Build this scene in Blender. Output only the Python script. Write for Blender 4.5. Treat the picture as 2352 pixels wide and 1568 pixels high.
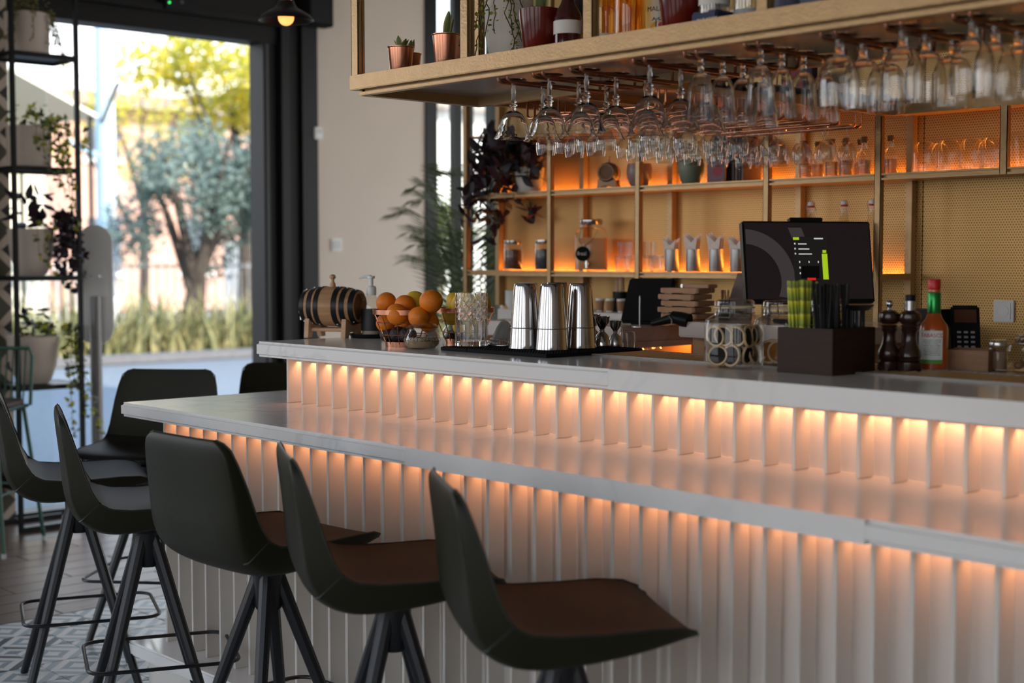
import bpy, math, random
from mathutils import Vector, Matrix
for _o in list(bpy.data.objects): bpy.data.objects.remove(_o, do_unlink=True)
S = bpy.context.scene
COL = S.collection
R = math.radians
PI = math.pi
random.seed(7)
# ------------------------------------------------------------------ camera
YAW, PITCH, FPX, CH = .7408, .0582, 3267.0, 1.36
cF = Vector((-math.cos(YAW)*math.cos(PITCH), math.sin(YAW)*math.cos(PITCH), -math.sin(PITCH)))
cR = Vector((math.sin(YAW), math.cos(YAW), 0))
cU = cR.cross(cF)
cam_d = bpy.data.cameras.new('camera'); cam = bpy.data.objects.new('camera', cam_d); COL.objects.link(cam)
cam.matrix_world = Matrix(((cR.x, cU.x, -cF.x, 0), (cR.y, cU.y, -cF.y, 0), (cR.z, cU.z, -cF.z, CH), (0, 0, 0, 1)))
cam_d.sensor_width = 36; cam_d.lens = 36*FPX/2352; cam_d.clip_start = .05; cam_d.clip_end = 300
cam_d.dof.use_dof = True; cam_d.dof.focus_distance = 3.95; cam_d.dof.aperture_fstop = 2.4
S.camera = cam
# ------------------------------------------------------------------ world, sun, exposure
W = bpy.data.worlds.new('sky'); S.world = W; W.use_nodes = True
wn = W.node_tree.nodes; wl = W.node_tree.links
for n in list(wn): wn.remove(n)
wo = wn.new('ShaderNodeOutputWorld'); wb = wn.new('ShaderNodeBackground'); wt = wn.new('ShaderNodeTexCoord')
ws = wn.new('ShaderNodeSeparateXYZ'); wr = wn.new('ShaderNodeValToRGB')
wl.new(wt.outputs['Generated'], ws.inputs[0]); wl.new(ws.outputs['Z'], wr.inputs[0]); wl.new(wr.outputs[0], wb.inputs[0]); wl.new(wb.outputs[0], wo.inputs[0])
wr.color_ramp.elements[0].position = 0; wr.color_ramp.elements[0].color = (1, .97, .93, 1)
wr.color_ramp.elements[1].position = .75; wr.color_ramp.elements[1].color = (.42, .66, 1, 1)
wb.inputs[1].default_value = 2.9
sun_d = bpy.data.lights.new('sun', 'SUN'); sun = bpy.data.objects.new('sun', sun_d); COL.objects.link(sun)
sun_d.energy = 9.0; sun_d.angle = R(.6); sun_d.color = (1, .9, .74)
sun.rotation_euler = Vector((-.80, -.04, -.60)).to_track_quat('-Z', 'Y').to_euler()
V = S.view_settings; V.view_transform = 'Standard'; V.look = 'None'; V.gamma = 1; V.use_curve_mapping = False; V.exposure = 0.2
try:
    S.cycles.transparent_max_bounces = 24; S.cycles.max_bounces = 10; S.cycles.transmission_bounces = 10
    S.cycles.glossy_bounces = 4; S.cycles.caustics_reflective = False; S.cycles.caustics_refractive = False
    S.cycles.sample_clamp_indirect = 4
except Exception: pass
# ------------------------------------------------------------------ pixel -> place (photo frame 2352x1568)
def ray(px, py): return cF + cR*((px-1176)/FPX) - cU*((py-784)/FPX)
C0 = Vector((0, 0, CH))
def at_z(px, py, z): d = ray(px, py); return C0 + d*((z-CH)/d.z)
def at_y(px, py, y): d = ray(px, py); return C0 + d*(y/d.y)
def at_x(px, py, x): d = ray(px, py); return C0 + d*(x/d.x)
# ------------------------------------------------------------------ materials
MATS = {}
def P(name, col, rough=.5, metal=0., noise=None, bump=None, emit=None, trans=0., ior=1.45, coat=0., spec=.5, sheen=0., alpha=1., rnoise=None, stretch=None, sss=0.):
    if name in MATS: return MATS[name]
    m = bpy.data.materials.new(name); m.use_nodes = True; t = m.node_tree; b = t.nodes['Principled BSDF']
    c = tuple(col)+(1,) if len(col) == 3 else col
    b.inputs['Base Color'].default_value = c; b.inputs['Roughness'].default_value = rough; b.inputs['Metallic'].default_value = metal
    b.inputs['IOR'].default_value = ior; b.inputs['Transmission Weight'].default_value = trans; b.inputs['Coat Weight'].default_value = coat
    b.inputs['Coat Roughness'].default_value = .08; b.inputs['Specular IOR Level'].default_value = spec; b.inputs['Alpha'].default_value = alpha
    if sss: b.inputs['Subsurface Weight'].default_value = sss; b.inputs['Subsurface Scale'].default_value = .02
    tc = t.nodes.new('ShaderNodeTexCoord'); vec = tc.outputs['Object']
    if stretch:
        mp = t.nodes.new('ShaderNodeMapping'); mp.inputs['Scale'].default_value = stretch; t.links.new(vec, mp.inputs[0]); vec = mp.outputs[0]
    if noise:
        sc, amt = noise[0], noise[1]; c2 = noise[2] if len(noise) > 2 else tuple(max(0, x*(1-amt)) for x in c[:3])
        n = t.nodes.new('ShaderNodeTexNoise'); n.inputs['Scale'].default_value = sc; n.inputs['Detail'].default_value = 5; t.links.new(vec, n.inputs['Vector'])
        r = t.nodes.new('ShaderNodeValToRGB'); r.color_ramp.elements[0].position = .3; r.color_ramp.elements[1].position = .7
        r.color_ramp.elements[0].color = tuple(c2)+(1,); r.color_ramp.elements[1].color = c
        t.links.new(n.outputs['Fac'], r.inputs[0]); t.links.new(r.outputs[0], b.inputs['Base Color'])
    if rnoise:
        n = t.nodes.new('ShaderNodeTexNoise'); n.inputs['Scale'].default_value = rnoise[0]; t.links.new(vec, n.inputs['Vector'])
        r = t.nodes.new('ShaderNodeMapRange'); r.inputs[3].default_value = rnoise[1]; r.inputs[4].default_value = rnoise[2]
        t.links.new(n.outputs['Fac'], r.inputs[0]); t.links.new(r.outputs[0], b.inputs['Roughness'])
    if bump:
        n = t.nodes.new('ShaderNodeTexNoise'); n.inputs['Scale'].default_value = bump[0]; n.inputs['Detail'].default_value = 4; t.links.new(vec, n.inputs['Vector'])
        u = t.nodes.new('ShaderNodeBump'); u.inputs['Strength'].default_value = bump[1]; u.inputs['Distance'].default_value = .01
        t.links.new(n.outputs['Fac'], u.inputs['Height']); t.links.new(u.outputs[0], b.inputs['Normal'])
    if emit: b.inputs['Emission Color'].default_value = tuple(emit[:3])+(1,); b.inputs['Emission Strength'].default_value = emit[3]
    MATS[name] = m; return m
def glassmat(name, tint=(.93, .935, .93), refl=.03, edge=.85, rough=.03):
    """thin drinking glass: clear, with reflections growing towards the rim of the silhouette"""
    if name in MATS: return MATS[name]
    m = bpy.data.materials.new(name); m.use_nodes = True; t = m.node_tree
    for n in list(t.nodes): t.nodes.remove(n)
    o = t.nodes.new('ShaderNodeOutputMaterial'); mx = t.nodes.new('ShaderNodeMixShader'); tr = t.nodes.new('ShaderNodeBsdfTransparent'); g = t.nodes.new('ShaderNodeBsdfGlossy')
    tr.inputs[0].default_value = tuple(tint)+(1,); g.inputs['Roughness'].default_value = rough; g.inputs['Color'].default_value = (1, 1, 1, 1)
    lw = t.nodes.new('ShaderNodeLayerWeight'); lw.inputs['Blend'].default_value = .45
    mr = t.nodes.new('ShaderNodeMapRange'); mr.inputs[3].default_value = refl; mr.inputs[4].default_value = edge
    t.links.new(MATH(t, 'POWER', lw.outputs['Facing'], 2.2), mr.inputs[0]); t.links.new(mr.outputs[0], mx.inputs[0]); t.links.new(tr.outputs[0], mx.inputs[1]); t.links.new(g.outputs[0], mx.inputs[2]); t.links.new(mx.outputs[0], o.inputs[0])
    MATS[name] = m; return m
def marble(name, base=(.78, .76, .735), vein=(.52, .50, .49), rough=.16, scale=2.2):
    m = P(name, base, rough); t = m.node_tree; b = t.nodes['Principled BSDF']; tc = t.nodes.new('ShaderNodeTexCoord')
    n1 = t.nodes.new('ShaderNodeTexNoise'); n1.inputs['Scale'].default_value = scale; n1.inputs['Detail'].default_value = 8; n1.inputs['Distortion'].default_value = 1.6
    t.links.new(tc.outputs['Object'], n1.inputs['Vector'])
    r = t.nodes.new('ShaderNodeValToRGB'); e = r.color_ramp.elements
    e[0].position = .46; e[0].color = tuple(base)+(1,); e[1].position = .53; e[1].color = tuple(base)+(1,)
    k = e.new(.5); k.color = tuple(vein)+(1,)
    n2 = t.nodes.new('ShaderNodeTexNoise'); n2.inputs['Scale'].default_value = scale*.9; n2.inputs['Detail'].default_value = 3; t.links.new(tc.outputs['Object'], n2.inputs['Vector'])
    mx = t.nodes.new('ShaderNodeMix'); mx.data_type = 'RGBA'; rr = t.nodes.new('ShaderNodeMapRange'); rr.inputs[1].default_value = .45; rr.inputs[2].default_value = .75
    t.links.new(n2.outputs['Fac'], rr.inputs[0]); t.links.new(rr.outputs[0], mx.inputs[0]); mx.inputs[6].default_value = tuple(base)+(1,)
    t.links.new(n1.outputs['Fac'], r.inputs[0]); t.links.new(r.outputs[0], mx.inputs[7]); t.links.new(mx.outputs[2], b.inputs['Base Color'])
    return m
def N(t, typ, **kw):
    n = t.nodes.new(typ)
    for k, v in kw.items(): setattr(n, k, v)
    return n
def MATH(t, op, a, b=None):
    n = t.nodes.new('ShaderNodeMath'); n.operation = op
    for i, v in enumerate((a, b)):
        if v is None: continue
        if isinstance(v, (int, float)): n.inputs[i].default_value = v
        else: t.links.new(v, n.inputs[i])
    return n.outputs[0]
# ------------------------------------------------------------------ mesh helpers
class MB:
    def __init__(s, fix=False): s.v = []; s.f = []; s.fix = fix
    def add(s, vs, fs):
        k = len(s.v); s.v += [tuple(x) for x in vs]; s.f += [tuple(i+k for i in f) for f in fs]; return s
    def box(s, x0, x1, y0, y1, z0, z1):
        return s.add([(x0,y0,z0),(x1,y0,z0),(x1,y1,z0),(x0,y1,z0),(x0,y0,z1),(x1,y0,z1),(x1,y1,z1),(x0,y1,z1)],
                     [(0,3,2,1),(4,5,6,7),(0,1,5,4),(1,2,6,5),(2,3,7,6),(3,0,4,7)])
    def rings(s, rs, cap=(True, True), closed=False):
        n = len(rs[0]); k = len(s.v); s.v += [tuple(p) for r in rs for p in r]; m = len(rs)
        for i in range(m if closed else m-1):
            a = k+i*n; b = k+((i+1) % m)*n
            for j in range(n): j2 = (j+1) % n; s.f.append((a+j, a+j2, b+j2, b+j))
        if not closed:
            if cap[0]: s.f.append(tuple(k+j for j in reversed(range(n))))
            if cap[1]: s.f.append(tuple(k+(m-1)*n+j for j in range(n)))
        return s
    def lathe(s, prof, seg=20, c=(0, 0, 0), cap=(False, False), flute=None):
        rs = []
        for r, z in prof:
            row = []
            for j in range(seg):
                a = 2*PI*j/seg; q = r*(1+(flute[0]*math.cos(flute[1]*a) if flute else 0))
                row.append((c[0]+q*math.cos(a), c[1]+q*math.sin(a), c[2]+z))
            rs.append(row)
        return s.rings(rs, cap)
    def cyl(s, p0, p1, r0, r1=None, seg=12):
        p0, p1 = Vector(p0), Vector(p1); r1 = r0 if r1 is None else r1
        d = (p1-p0).normalized(); u = d.orthogonal().normalized(); w = d.cross(u)
        return s.rings([[p+(u*math.cos(2*PI*j/seg)+w*math.sin(2*PI*j/seg))*r for j in range(seg)] for p, r in ((p0, r0), (p1, r1))])
    def tube(s, pts, r, seg=8, closed=False):
        pts = [Vector(p) for p in pts]; n = len(pts); rs = []; u = None
        for i, p in enumerate(pts):
            a = pts[(i-1) % n] if (closed or i > 0) else p; b = pts[(i+1) % n] if (closed or i < n-1) else p
            d = (b-a).normalized()
            u = d.orthogonal().normalized() if u is None else (u-d*u.dot(d)).normalized()
            w = d.cross(u); rr = r[i] if isinstance(r, (list, tuple)) else r
            rs.append([p+(u*math.cos(2*PI*j/seg)+w*math.sin(2*PI*j/seg))*rr for j in range(seg)])
        return s.rings(rs, closed=closed)
    def sphere(s, c, r, seg=14, rg=9, sc=(1, 1, 1)):
        prof = [(math.sin(PI*i/rg)*r if 0 < i < rg else r*.02, -math.cos(PI*i/rg)*r) for i in range(rg+1)]
        k = len(s.v); s.lathe(prof, seg, (0, 0, 0), (True, True))
        for i in range(k, len(s.v)): x, y, z = s.v[i]; s.v[i] = (c[0]+x*sc[0], c[1]+y*sc[1], c[2]+z*sc[2])
        return s
    def prism(s, poly, z0, z1):
        n = len(poly); return s.rings([[(x, y, z0) for x, y in poly], [(x, y, z1) for x, y in poly]])
    def xf(s, M):
        s.v = [tuple(M @ Vector(v)) for v in s.v]; return s
    def mesh(s, name, bevel=0, bseg=2, smooth=35, skip=None):
        me = bpy.data.meshes.new(name); me.from_pydata(s.v, [], s.f); me.update()
        if bevel:
            import bmesh
            bm = bmesh.new(); bm.from_mesh(me)
            bmesh.ops.bevel(bm, geom=[e for e in bm.edges if len(e.link_faces) == 2 and e.calc_face_angle(0) > .6 and not (skip and skip(e))], offset=bevel, segments=bseg, affect='EDGES', clamp_overlap=True)
            bm.to_mesh(me); bm.free()
        if s.fix:
            import bmesh
            bm = bmesh.new(); bm.from_mesh(me); bmesh.ops.recalc_face_normals(bm, faces=bm.faces); bm.to_mesh(me); bm.free()
        if smooth:
            me.polygons.foreach_set('use_smooth', [True]*len(me.polygons)); me.set_sharp_from_angle(angle=R(smooth))
        return me
    def build(s, name, m, parent=None, bevel=0, smooth=35, loc=None, bseg=2, skip=None):
        return obj(name, s.mesh(name, bevel, bseg, smooth, skip), m, parent, loc)
def obj(name, me, m=None, parent=None, loc=None, rot=None, scale=None):
    o = bpy.data.objects.new(name, me); COL.objects.link(o)
    if m is not None and len(me.materials) == 0: me.materials.append(m)
    if parent: o.parent = parent
    if loc is not None: o.location = loc
    if rot is not None: o.rotation_euler = rot
    if scale is not None: o.scale = scale if hasattr(scale, '__len__') else (scale,)*3
    return o
def tag(o, label=None, cat=None, group=None, kind=None):
    if label: o['label'] = label
    if cat: o['category'] = cat
    if group: o['group'] = group
    if kind: o['kind'] = kind
    return o
def thing(name, label, cat, loc=(0, 0, 0), rz=0, group=None):
    o = bpy.data.objects.new(name, None); COL.objects.link(o); o.location = loc; o.rotation_euler = (0, 0, rz); o.empty_display_size = .05
    return tag(o, label, cat, group)
def struct(o): o['kind'] = 'structure'; return o
def dup(root, loc=None, rz=None, label=None, group=None, scale=None):
    def cp(o, par):
        c = o.copy(); COL.objects.link(c); c.parent = par
        for ch in [x for x in bpy.data.objects if x.parent == o]: cp(ch, c)
        return c
    r = cp(root, None)
    if loc is not None: r.location = loc
    if rz is not None: r.rotation_euler = (0, 0, rz)
    if scale is not None: r.scale = (scale,)*3 if not hasattr(scale, '__len__') else scale
    if label: r['label'] = label
    if group: r['group'] = group
    return r
def text_mesh(txt, size, m, parent, loc, rot, name='lettering', extrude=.0004, bend=None, align='CENTER'):
    cu = bpy.data.curves.new(name, 'FONT'); cu.body = txt; cu.size = size; cu.extrude = extrude; cu.align_x = align; cu.align_y = 'CENTER'; cu.resolution_u = 3
    t = bpy.data.objects.new(name, cu); COL.objects.link(t)
    dg = bpy.context.evaluated_depsgraph_get(); me = bpy.data.meshes.new_from_object(t.evaluated_get(dg))
    bpy.data.objects.remove(t, do_unlink=True); bpy.data.curves.remove(cu)
    if bend:       # wrap round a cylinder of radius bend whose axis is the local y of the text
        for v in me.vertices:
            a = v.co.x/bend; r = bend+v.co.z; v.co.x = r*math.sin(a); v.co.z = r*math.cos(a)-bend
    return obj(name, me, m, parent, loc, rot)
def joint(*xs):     # leave slab ends at these x square, so that the pieces butt together
    return lambda e: all(min(abs(v.co.x-x) for x in xs) < 1e-4 for v in e.verts)
def L(name, label, cat, loc, parts, group=None, rz=0):
    """a turned thing: parts = (part name, profile [(r, z)..], material[, segments])"""
    T = thing(name, label, cat, loc, rz, group)
    for p in parts:
        seg = p[3] if len(p) > 3 else 20
        MB().lathe(p[1], seg, cap=(p[1][0][0] > 1e-4, p[1][-1][0] > 1e-4) if not (len(p) > 4 and p[4] == 'open') else (False, False)).build(p[0], p[2], T)
    return T
# ================================================================== MATERIALS OF THE PLACE
M_black = P('black_metal', (.007, .007, .0075), .45, 0, spec=.3)
M_frame = P('dark_aluminium', (.0085, .0075, .007), .5, .0, spec=.25)
M_cream = P('cream_plaster', (.74, .64, .54), .9, noise=(1.3, .06), bump=(60, .05))
M_white = P('white_lacquer', (.66, .62, .57), .38)
M_wplast = P('white_plastic', (.82, .82, .80), .35)
M_gold = P('bronze_paint', (.50, .315, .15), .34, .45, noise=(30, .12), bump=(160, .12))
M_copper = P('copper', (.66, .29, .18), .27, 1., noise=(8, .15))
M_steel = P('polished_steel', (.52, .505, .50), .14, 1.)
M_bsteel = P('brushed_steel', (.55, .54, .53), .28, 1.)
M_led = P('warm_led', (1, .6, .3), .5, emit=(1, .42, .19, 22))
M_marble = marble('marble', (.76, .74, .715), (.62, .60, .585)); M_marbled = marble('marble_shelf', (.60, .52, .47), (.42, .36, .33), .2)
M_glass = glassmat('clear_glass'); M_pane = glassmat('window_glass', (.96, .98, .97), .02, .35, .01)
M_black_rub = P('black_rubber', (.008, .008, .009), .75, spec=.15)
M_black_pl = P('black_plastic', (.009, .009, .010), .38, spec=.22)
# ================================================================== ROOM
def S_box(name, m, *b, bevel=0, parent=None):
    o = MB().box(*b).build(name, m, parent, bevel)
    return o if parent else struct(o)
XW, YB, ZC = -7.16, 4.153, 3.3
M_grout = P('floor_grout', (.12, .11, .105), .8)
floor = S_box('floor', M_grout, -7.3, 2.6, -1.7, 7.6, -.2, -.003)
# cement tiles (pattern drawn in each tile's own coordinates)
def tile_mat(name, dark):
    m = P(name, (.6, .6, .58), .42); t = m.node_tree; b = t.nodes['Principled BSDF']
    tc = N(t, 'ShaderNodeTexCoord'); sx = N(t, 'ShaderNodeSeparateXYZ'); t.links.new(tc.outputs['Object'], sx.inputs[0])
    u = MATH(t, 'MULTIPLY', sx.outputs[0], 5.0); v = MATH(t, 'MULTIPLY', sx.outputs[1], 5.0)
    d = MATH(t, 'ADD', MATH(t, 'ABSOLUTE', u), MATH(t, 'ABSOLUTE', v))
    e = MATH(t, 'ADD', MATH(t, 'MULTIPLY', MATH(t, 'GREATER_THAN', u, 0.), .5), MATH(t, 'MULTIPLY', MATH(t, 'GREATER_THAN', v, 0.), .25))
    r1 = N(t, 'ShaderNodeValToRGB'); r1.color_ramp.interpolation = 'CONSTANT'; el = r1.color_ramp.elements
    cw = (.62, .58, .53, 1); cg = (.22, .25, .27, 1); cd = (.05, .055, .065, 1) if dark else (.30, .33, .345, 1)
    el[0].position = 0; el[0].color = cw; el[1].position = .2; el[1].color = cg
    for p, c in ((.36, cw), (.55, cd), (.74, cw), (.88, cg)): k = el.new(p); k.color = c
    t.links.new(MATH(t, 'ADD', d, MATH(t, 'MULTIPLY', e, .12)), r1.inputs[0]); t.links.new(r1.outputs[0], b.inputs['Base Color'])
    return m
TM = [tile_mat('cement_tile', False), tile_mat('cement_tile_dark', True)]
tile_me = [MB().box(-.0985, .0985, -.0985, .0985, -.016, 0).mesh('floor_tile', .0015, 1) for _ in (0, 1)]
for i in range(22):
    for j in range(14):
        x, y = -5.04+.2*i, .7+.2*j
        if x > -1.0 or y > 3.3: continue
        if y > 2.2 and x > -4.1: continue
        k = 1 if random.random() < .18 else 0
        obj('floor_tile', tile_me[k], TM[k], floor, (x, y, 0), (0, 0, PI/2*((i+j) % 2)))
# wooden planks
M_wood = P('floor_oak', (.17, .098, .068), .33, noise=(7, .45), stretch=(14, 1, 1), rnoise=(5, .25, .45))
pl_me = [MB().box(-.071, .071, -.6*s, .6*s, -.018, 0).mesh('floor_plank', .002, 1) for s in (1, .8)]
for i in range(14):
    x = -5.215-.145*i; y = .2+.31*(i % 3)
    for j in range(5):
        k = (i+j) % 2; ln = 1.2 if k == 0 else .96
        if y+ln > 1.5 and y < 5.2: obj('floor_plank', pl_me[k], M_wood, floor, (x, y+ln/2, 0))
        y += ln+.004
ceiling_shade_block = S_box('ceiling_shade_block', P('ceiling_paint', (.62, .58, .53), .9), -7.3, 2.6, -1.7, 7.6, ZC, ZC+5.2)  # ceiling extended upward as an unseen mass that shades the road outside
S_box('wall_right', M_cream, 2.5, 2.6, -1.7, 7.6, 0, ZC)
wfar = S_box('wall_far', M_cream, -7.3, 2.6, 7.5, 7.6, 2.9, ZC)  # unseen wall, left open below this band to let daylight onto the cream wall
for x in (-7.25, -5.2, -3.2, -1.2, .8, 2.5): S_box('mullion', M_frame, x-.05, x+.05, 7.52, 7.58, 0, 2.9, parent=wfar)
struct(MB().box(-7.34, 30, 7.6, 40, -.25, -.04).build('terrace', P('terrace_paving', (.45, .42, .38), .8, noise=(3, .2)))); struct(MB().box(-7.34, 30, -30, -1.7, -.25, -.04).build('terrace', P('terrace_paving', (.45, .42, .38), .8)))
wf = S_box('wall_front', M_frame, -7.3, 2.6, -1.7, -1.6, 2.7, ZC)
for x in (-7.1, -5.2, -3.3, -1.4, .5, 2.3): S_box('wall_pier', P('reflection_pier_grey', (.30, .26, .22), .9), x-.28, x+.28, -1.70, -1.60, 0, 2.7, parent=wf)  # unseen piers, added to break up the bright window reflections
for x in (-6.15, -4.25, -2.35, -.45, 1.4): S_box('mullion', M_frame, x-.035, x+.035, -1.69, -1.61, 0, 2.7, parent=wf)
S_box('sill', M_frame, -7.2, 2.5, -1.69, -1.61, 0, .5, parent=wf)
# left wall: black header, doorway, cream wall, tiled pier
wl_ = S_box('wall_left', M_cream, -7.21, XW, 4.95, 5.79, 0, ZC)
wh = S_box('trim_1', M_frame, -7.30, XW, 1.2, 4.95, 2.75, ZC)
S_box('ledge', M_frame, -7.34, XW+.035, 1.2, 4.70, 2.72, 2.76, bevel=.004, parent=wh)
S_box('track', M_frame, -7.34, XW-.02, 1.2, 4.70, 2.62, 2.72, parent=wh)
S_box('soffit', M_frame, -7.36, XW+.02, 1.2, 4.70, 2.93, 2.96, parent=wh)
d1 = S_box('door_1', M_frame, -7.34, XW-.03, 4.60, 4.70, 0, 2.75)
S_box('jamb', M_black, -7.34, XW+.015, 4.70, 4.755, 0, 2.95, parent=d1)
S_box('jamb', M_frame, -7.34, XW-.01, 4.755, 4.84, 0, 2.95, parent=d1)
S_box('jamb', M_black, -7.34, XW+.02, 4.84, 4.95, 0, ZC, parent=d1)
S_box('gasket', P('grey_gasket', (.06, .06, .062), .5), -7.2, XW-.025, 4.615, 4.635, 0, 2.62, parent=d1)
S_box('threshold', M_black, -7.36, XW+.02, 3.36, 4.60, -.01, .014, parent=d1)
w1 = S_box('window_1', M_black, -7.30, XW-.04, 3.03, 3.045, 0, 2.62)
S_box('sill', M_black, -7.30, XW, 3.045, 3.36, 0, .03, parent=w1)
S_box('pane', M_pane, -7.262, -7.256, 3.045, 3.30, .03, 2.62, parent=w1)
w2 = S_box('window_2', M_black, -7.21, XW+.012, 5.79, 5.885, 0, ZC)
for a, b in ((6.03, 6.10), (6.17, 6.20), (6.34, 6.44), (7.3, 7.5)): S_box('mullion', M_black, -7.20, XW+.006, a, b, 0, ZC, parent=w2)
S_box('sill', M_black, -7.20, XW+.006, 5.885, 7.5, 0, .12, parent=w2)
S_box('transom', M_black, -7.20, XW, 5.885, 7.5, 1.90, 1.925, parent=w2)
for a, b in ((5.885, 6.03), (6.10, 6.17), (6.20, 6.34), (6.44, 7.3)): S_box('pane', M_pane, -7.187, -7.182, a, b, .12, ZC, parent=w2)
# tiled pier at the far left
pier = S_box('wall_pier', P('pier_grout', (.25, .22, .19), .9), -7.30, XW+.045, .9, 3.028, 0, ZC)
M_ct = P('zigzag_tile', (.6, .5, .42), .45); t = M_ct.node_tree; b_ = t.nodes['Principled BSDF']
tc = N(t, 'ShaderNodeTexCoord'); sx = N(t, 'ShaderNodeSeparateXYZ'); t.links.new(tc.outputs['Object'], sx.inputs[0])
dd = MATH(t, 'SUBTRACT', .098, sx.outputs[1]); tt = MATH(t, 'ABSOLUTE', sx.outputs[2])
is_o = MATH(t, 'LESS_THAN', tt, MATH(t, 'MULTIPLY', dd, 1.0)); is_d = MATH(t, 'GREATER_THAN', tt, MATH(t, 'ADD', .056, MATH(t, 'MULTIPLY', dd, .9)))
m1 = N(t, 'ShaderNodeMix', data_type='RGBA'); t.links.new(is_o, m1.inputs[0]); m1.inputs[6].default_value = (.58, .46, .37, 1); m1.inputs[7].default_value = (.085, .075, .045, 1)
m2 = N(t, 'ShaderNodeMix', data_type='RGBA'); t.links.new(is_d, m2.inputs[0]); t.links.new(m1.outputs[2], m2.inputs[6]); m2.inputs[7].default_value = (.03, .027, .026, 1)
t.links.new(m2.outputs[2], b_.inputs['Base Color'])
wt_me = MB().box(0, .012, -.098, .098, -.098, .098).mesh('wall_tile', .0015, 1)
for i in range(3):
    for j in range(16): obj('wall_tile', wt_me, M_ct, pier, (XW+.045, 2.928-.198*i, .118+.198*j))
# back wall behind the bar: perforated brass
def perforated(name, base, hole, pitch):
    m = P(name, base, .42, .55); t = m.node_tree; b = t.nodes['Principled BSDF']
    tc = N(t, 'ShaderNodeTexCoord'); sx = N(t, 'ShaderNodeSeparateXYZ'); t.links.new(tc.outputs['Object'], sx.inputs[0])
    ds = []
    for off in (0, .5):
        a = MATH(t, 'SUBTRACT', MATH(t, 'FRACT', MATH(t, 'ADD', MATH(t, 'MULTIPLY', sx.outputs[0], 1/pitch), off+500)), .5)
        c = MATH(t, 'MULTIPLY', MATH(t, 'SUBTRACT', MATH(t, 'FRACT', MATH(t, 'ADD', MATH(t, 'MULTIPLY', sx.outputs[2], 1/(pitch*1.732)), off)), .5), 1.732)
        ds.append(MATH(t, 'SQRT', MATH(t, 'ADD', MATH(t, 'MULTIPLY', a, a), MATH(t, 'MULTIPLY', c, c))))
    k = MATH(t, 'LESS_THAN', MATH(t, 'MINIMUM', ds[0], ds[1]), .30)
    n = N(t, 'ShaderNodeTexNoise'); n.inputs['Scale'].default_value = 2.5; t.links.new(tc.outputs['Object'], n.inputs['Vector'])
    r = N(t, 'ShaderNodeValToRGB'); r.color_ramp.elements[0].color = tuple(x*.82 for x in base)+(1,); r.color_ramp.elements[1].color = tuple(base)+(1,); t.links.new(n.outputs['Fac'], r.inputs[0])
    mx = N(t, 'ShaderNodeMix', data_type='RGBA'); t.links.new(k, mx.inputs[0]); t.links.new(r.outputs[0], mx.inputs[6]); mx.inputs[7].default_value = tuple(hole)+(1,)
    t.links.new(mx.outputs[2], b.inputs['Base Color']); return m
M_perf = perforated('perforated_brass', (.62, .375, .135), (.24, .135, .045), .0092)
wb_ = S_box('wall_back', M_cream, -4.62, 2.5, YB+.012, YB+.1, 0, ZC)
xs = [-4.60, -4.09, -3.62, -3.02, -2.545, -1.55, -.55, .45, 1.45, 2.45]
for a, b in zip(xs[:-1], xs[1:]): S_box('brass_panel', M_perf, a+.002, b-.002, YB, YB+.012, .0, ZC, parent=wb_)

# ================================================================== OUTSIDE
M_road = P('asphalt', (.13, .15, .175), .75, noise=(18, .25), bump=(80, .1))
road = struct(MB().box(-70, -7.34, -25, 60, -.25, -.04).build('road', M_road))
kerb = struct(MB().box(-17.75, -17.25, -6, 30, -.04, .07).build('kerb', P('kerb_stone', (.13, .13, .14), .8, noise=(9, .2)), bevel=.02))
soil = struct(MB().box(-26, -17.75, -6, 40, -.04, .05).build('planting_bed', P('soil', (.09, .075, .05), .95, noise=(9, .4))))
def leaf_mesh(name, n, rad, size, sq=(1, 1, 1), seed=1, shellk=.35, narrow=.45):
    rd = random.Random(seed); mb = MB(); blobs = [(Vector((rd.gauss(0, .42), rd.gauss(0, .42), rd.gauss(0, .38)))*rad, rad*rd.uniform(.28, .5)) for _ in range(16)]
    for i in range(n):
        c, r = rd.choice(blobs); d = Vector((rd.gauss(0, 1), rd.gauss(0, 1), rd.gauss(0, 1))).normalized()
        p = c+d*r*(shellk+(1-shellk)*rd.random()); p = Vector((p.x*sq[0], p.y*sq[1], p.z*sq[2]))
        a = Vector((rd.gauss(0, 1), rd.gauss(0, 1), rd.gauss(0, .7))).normalized(); w = a.orthogonal().normalized(); w.rotate(Matrix.Rotation(rd.random()*6.3, 3, a)); s = size*rd.uniform(.6, 1.3)
        mb.add([p-a*s*.5, p+w*s*narrow*.5, p+a*s*.5, p-w*s*narrow*.5], [(0, 1, 2, 3)])
    return mb.mesh(name, smooth=0)
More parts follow.
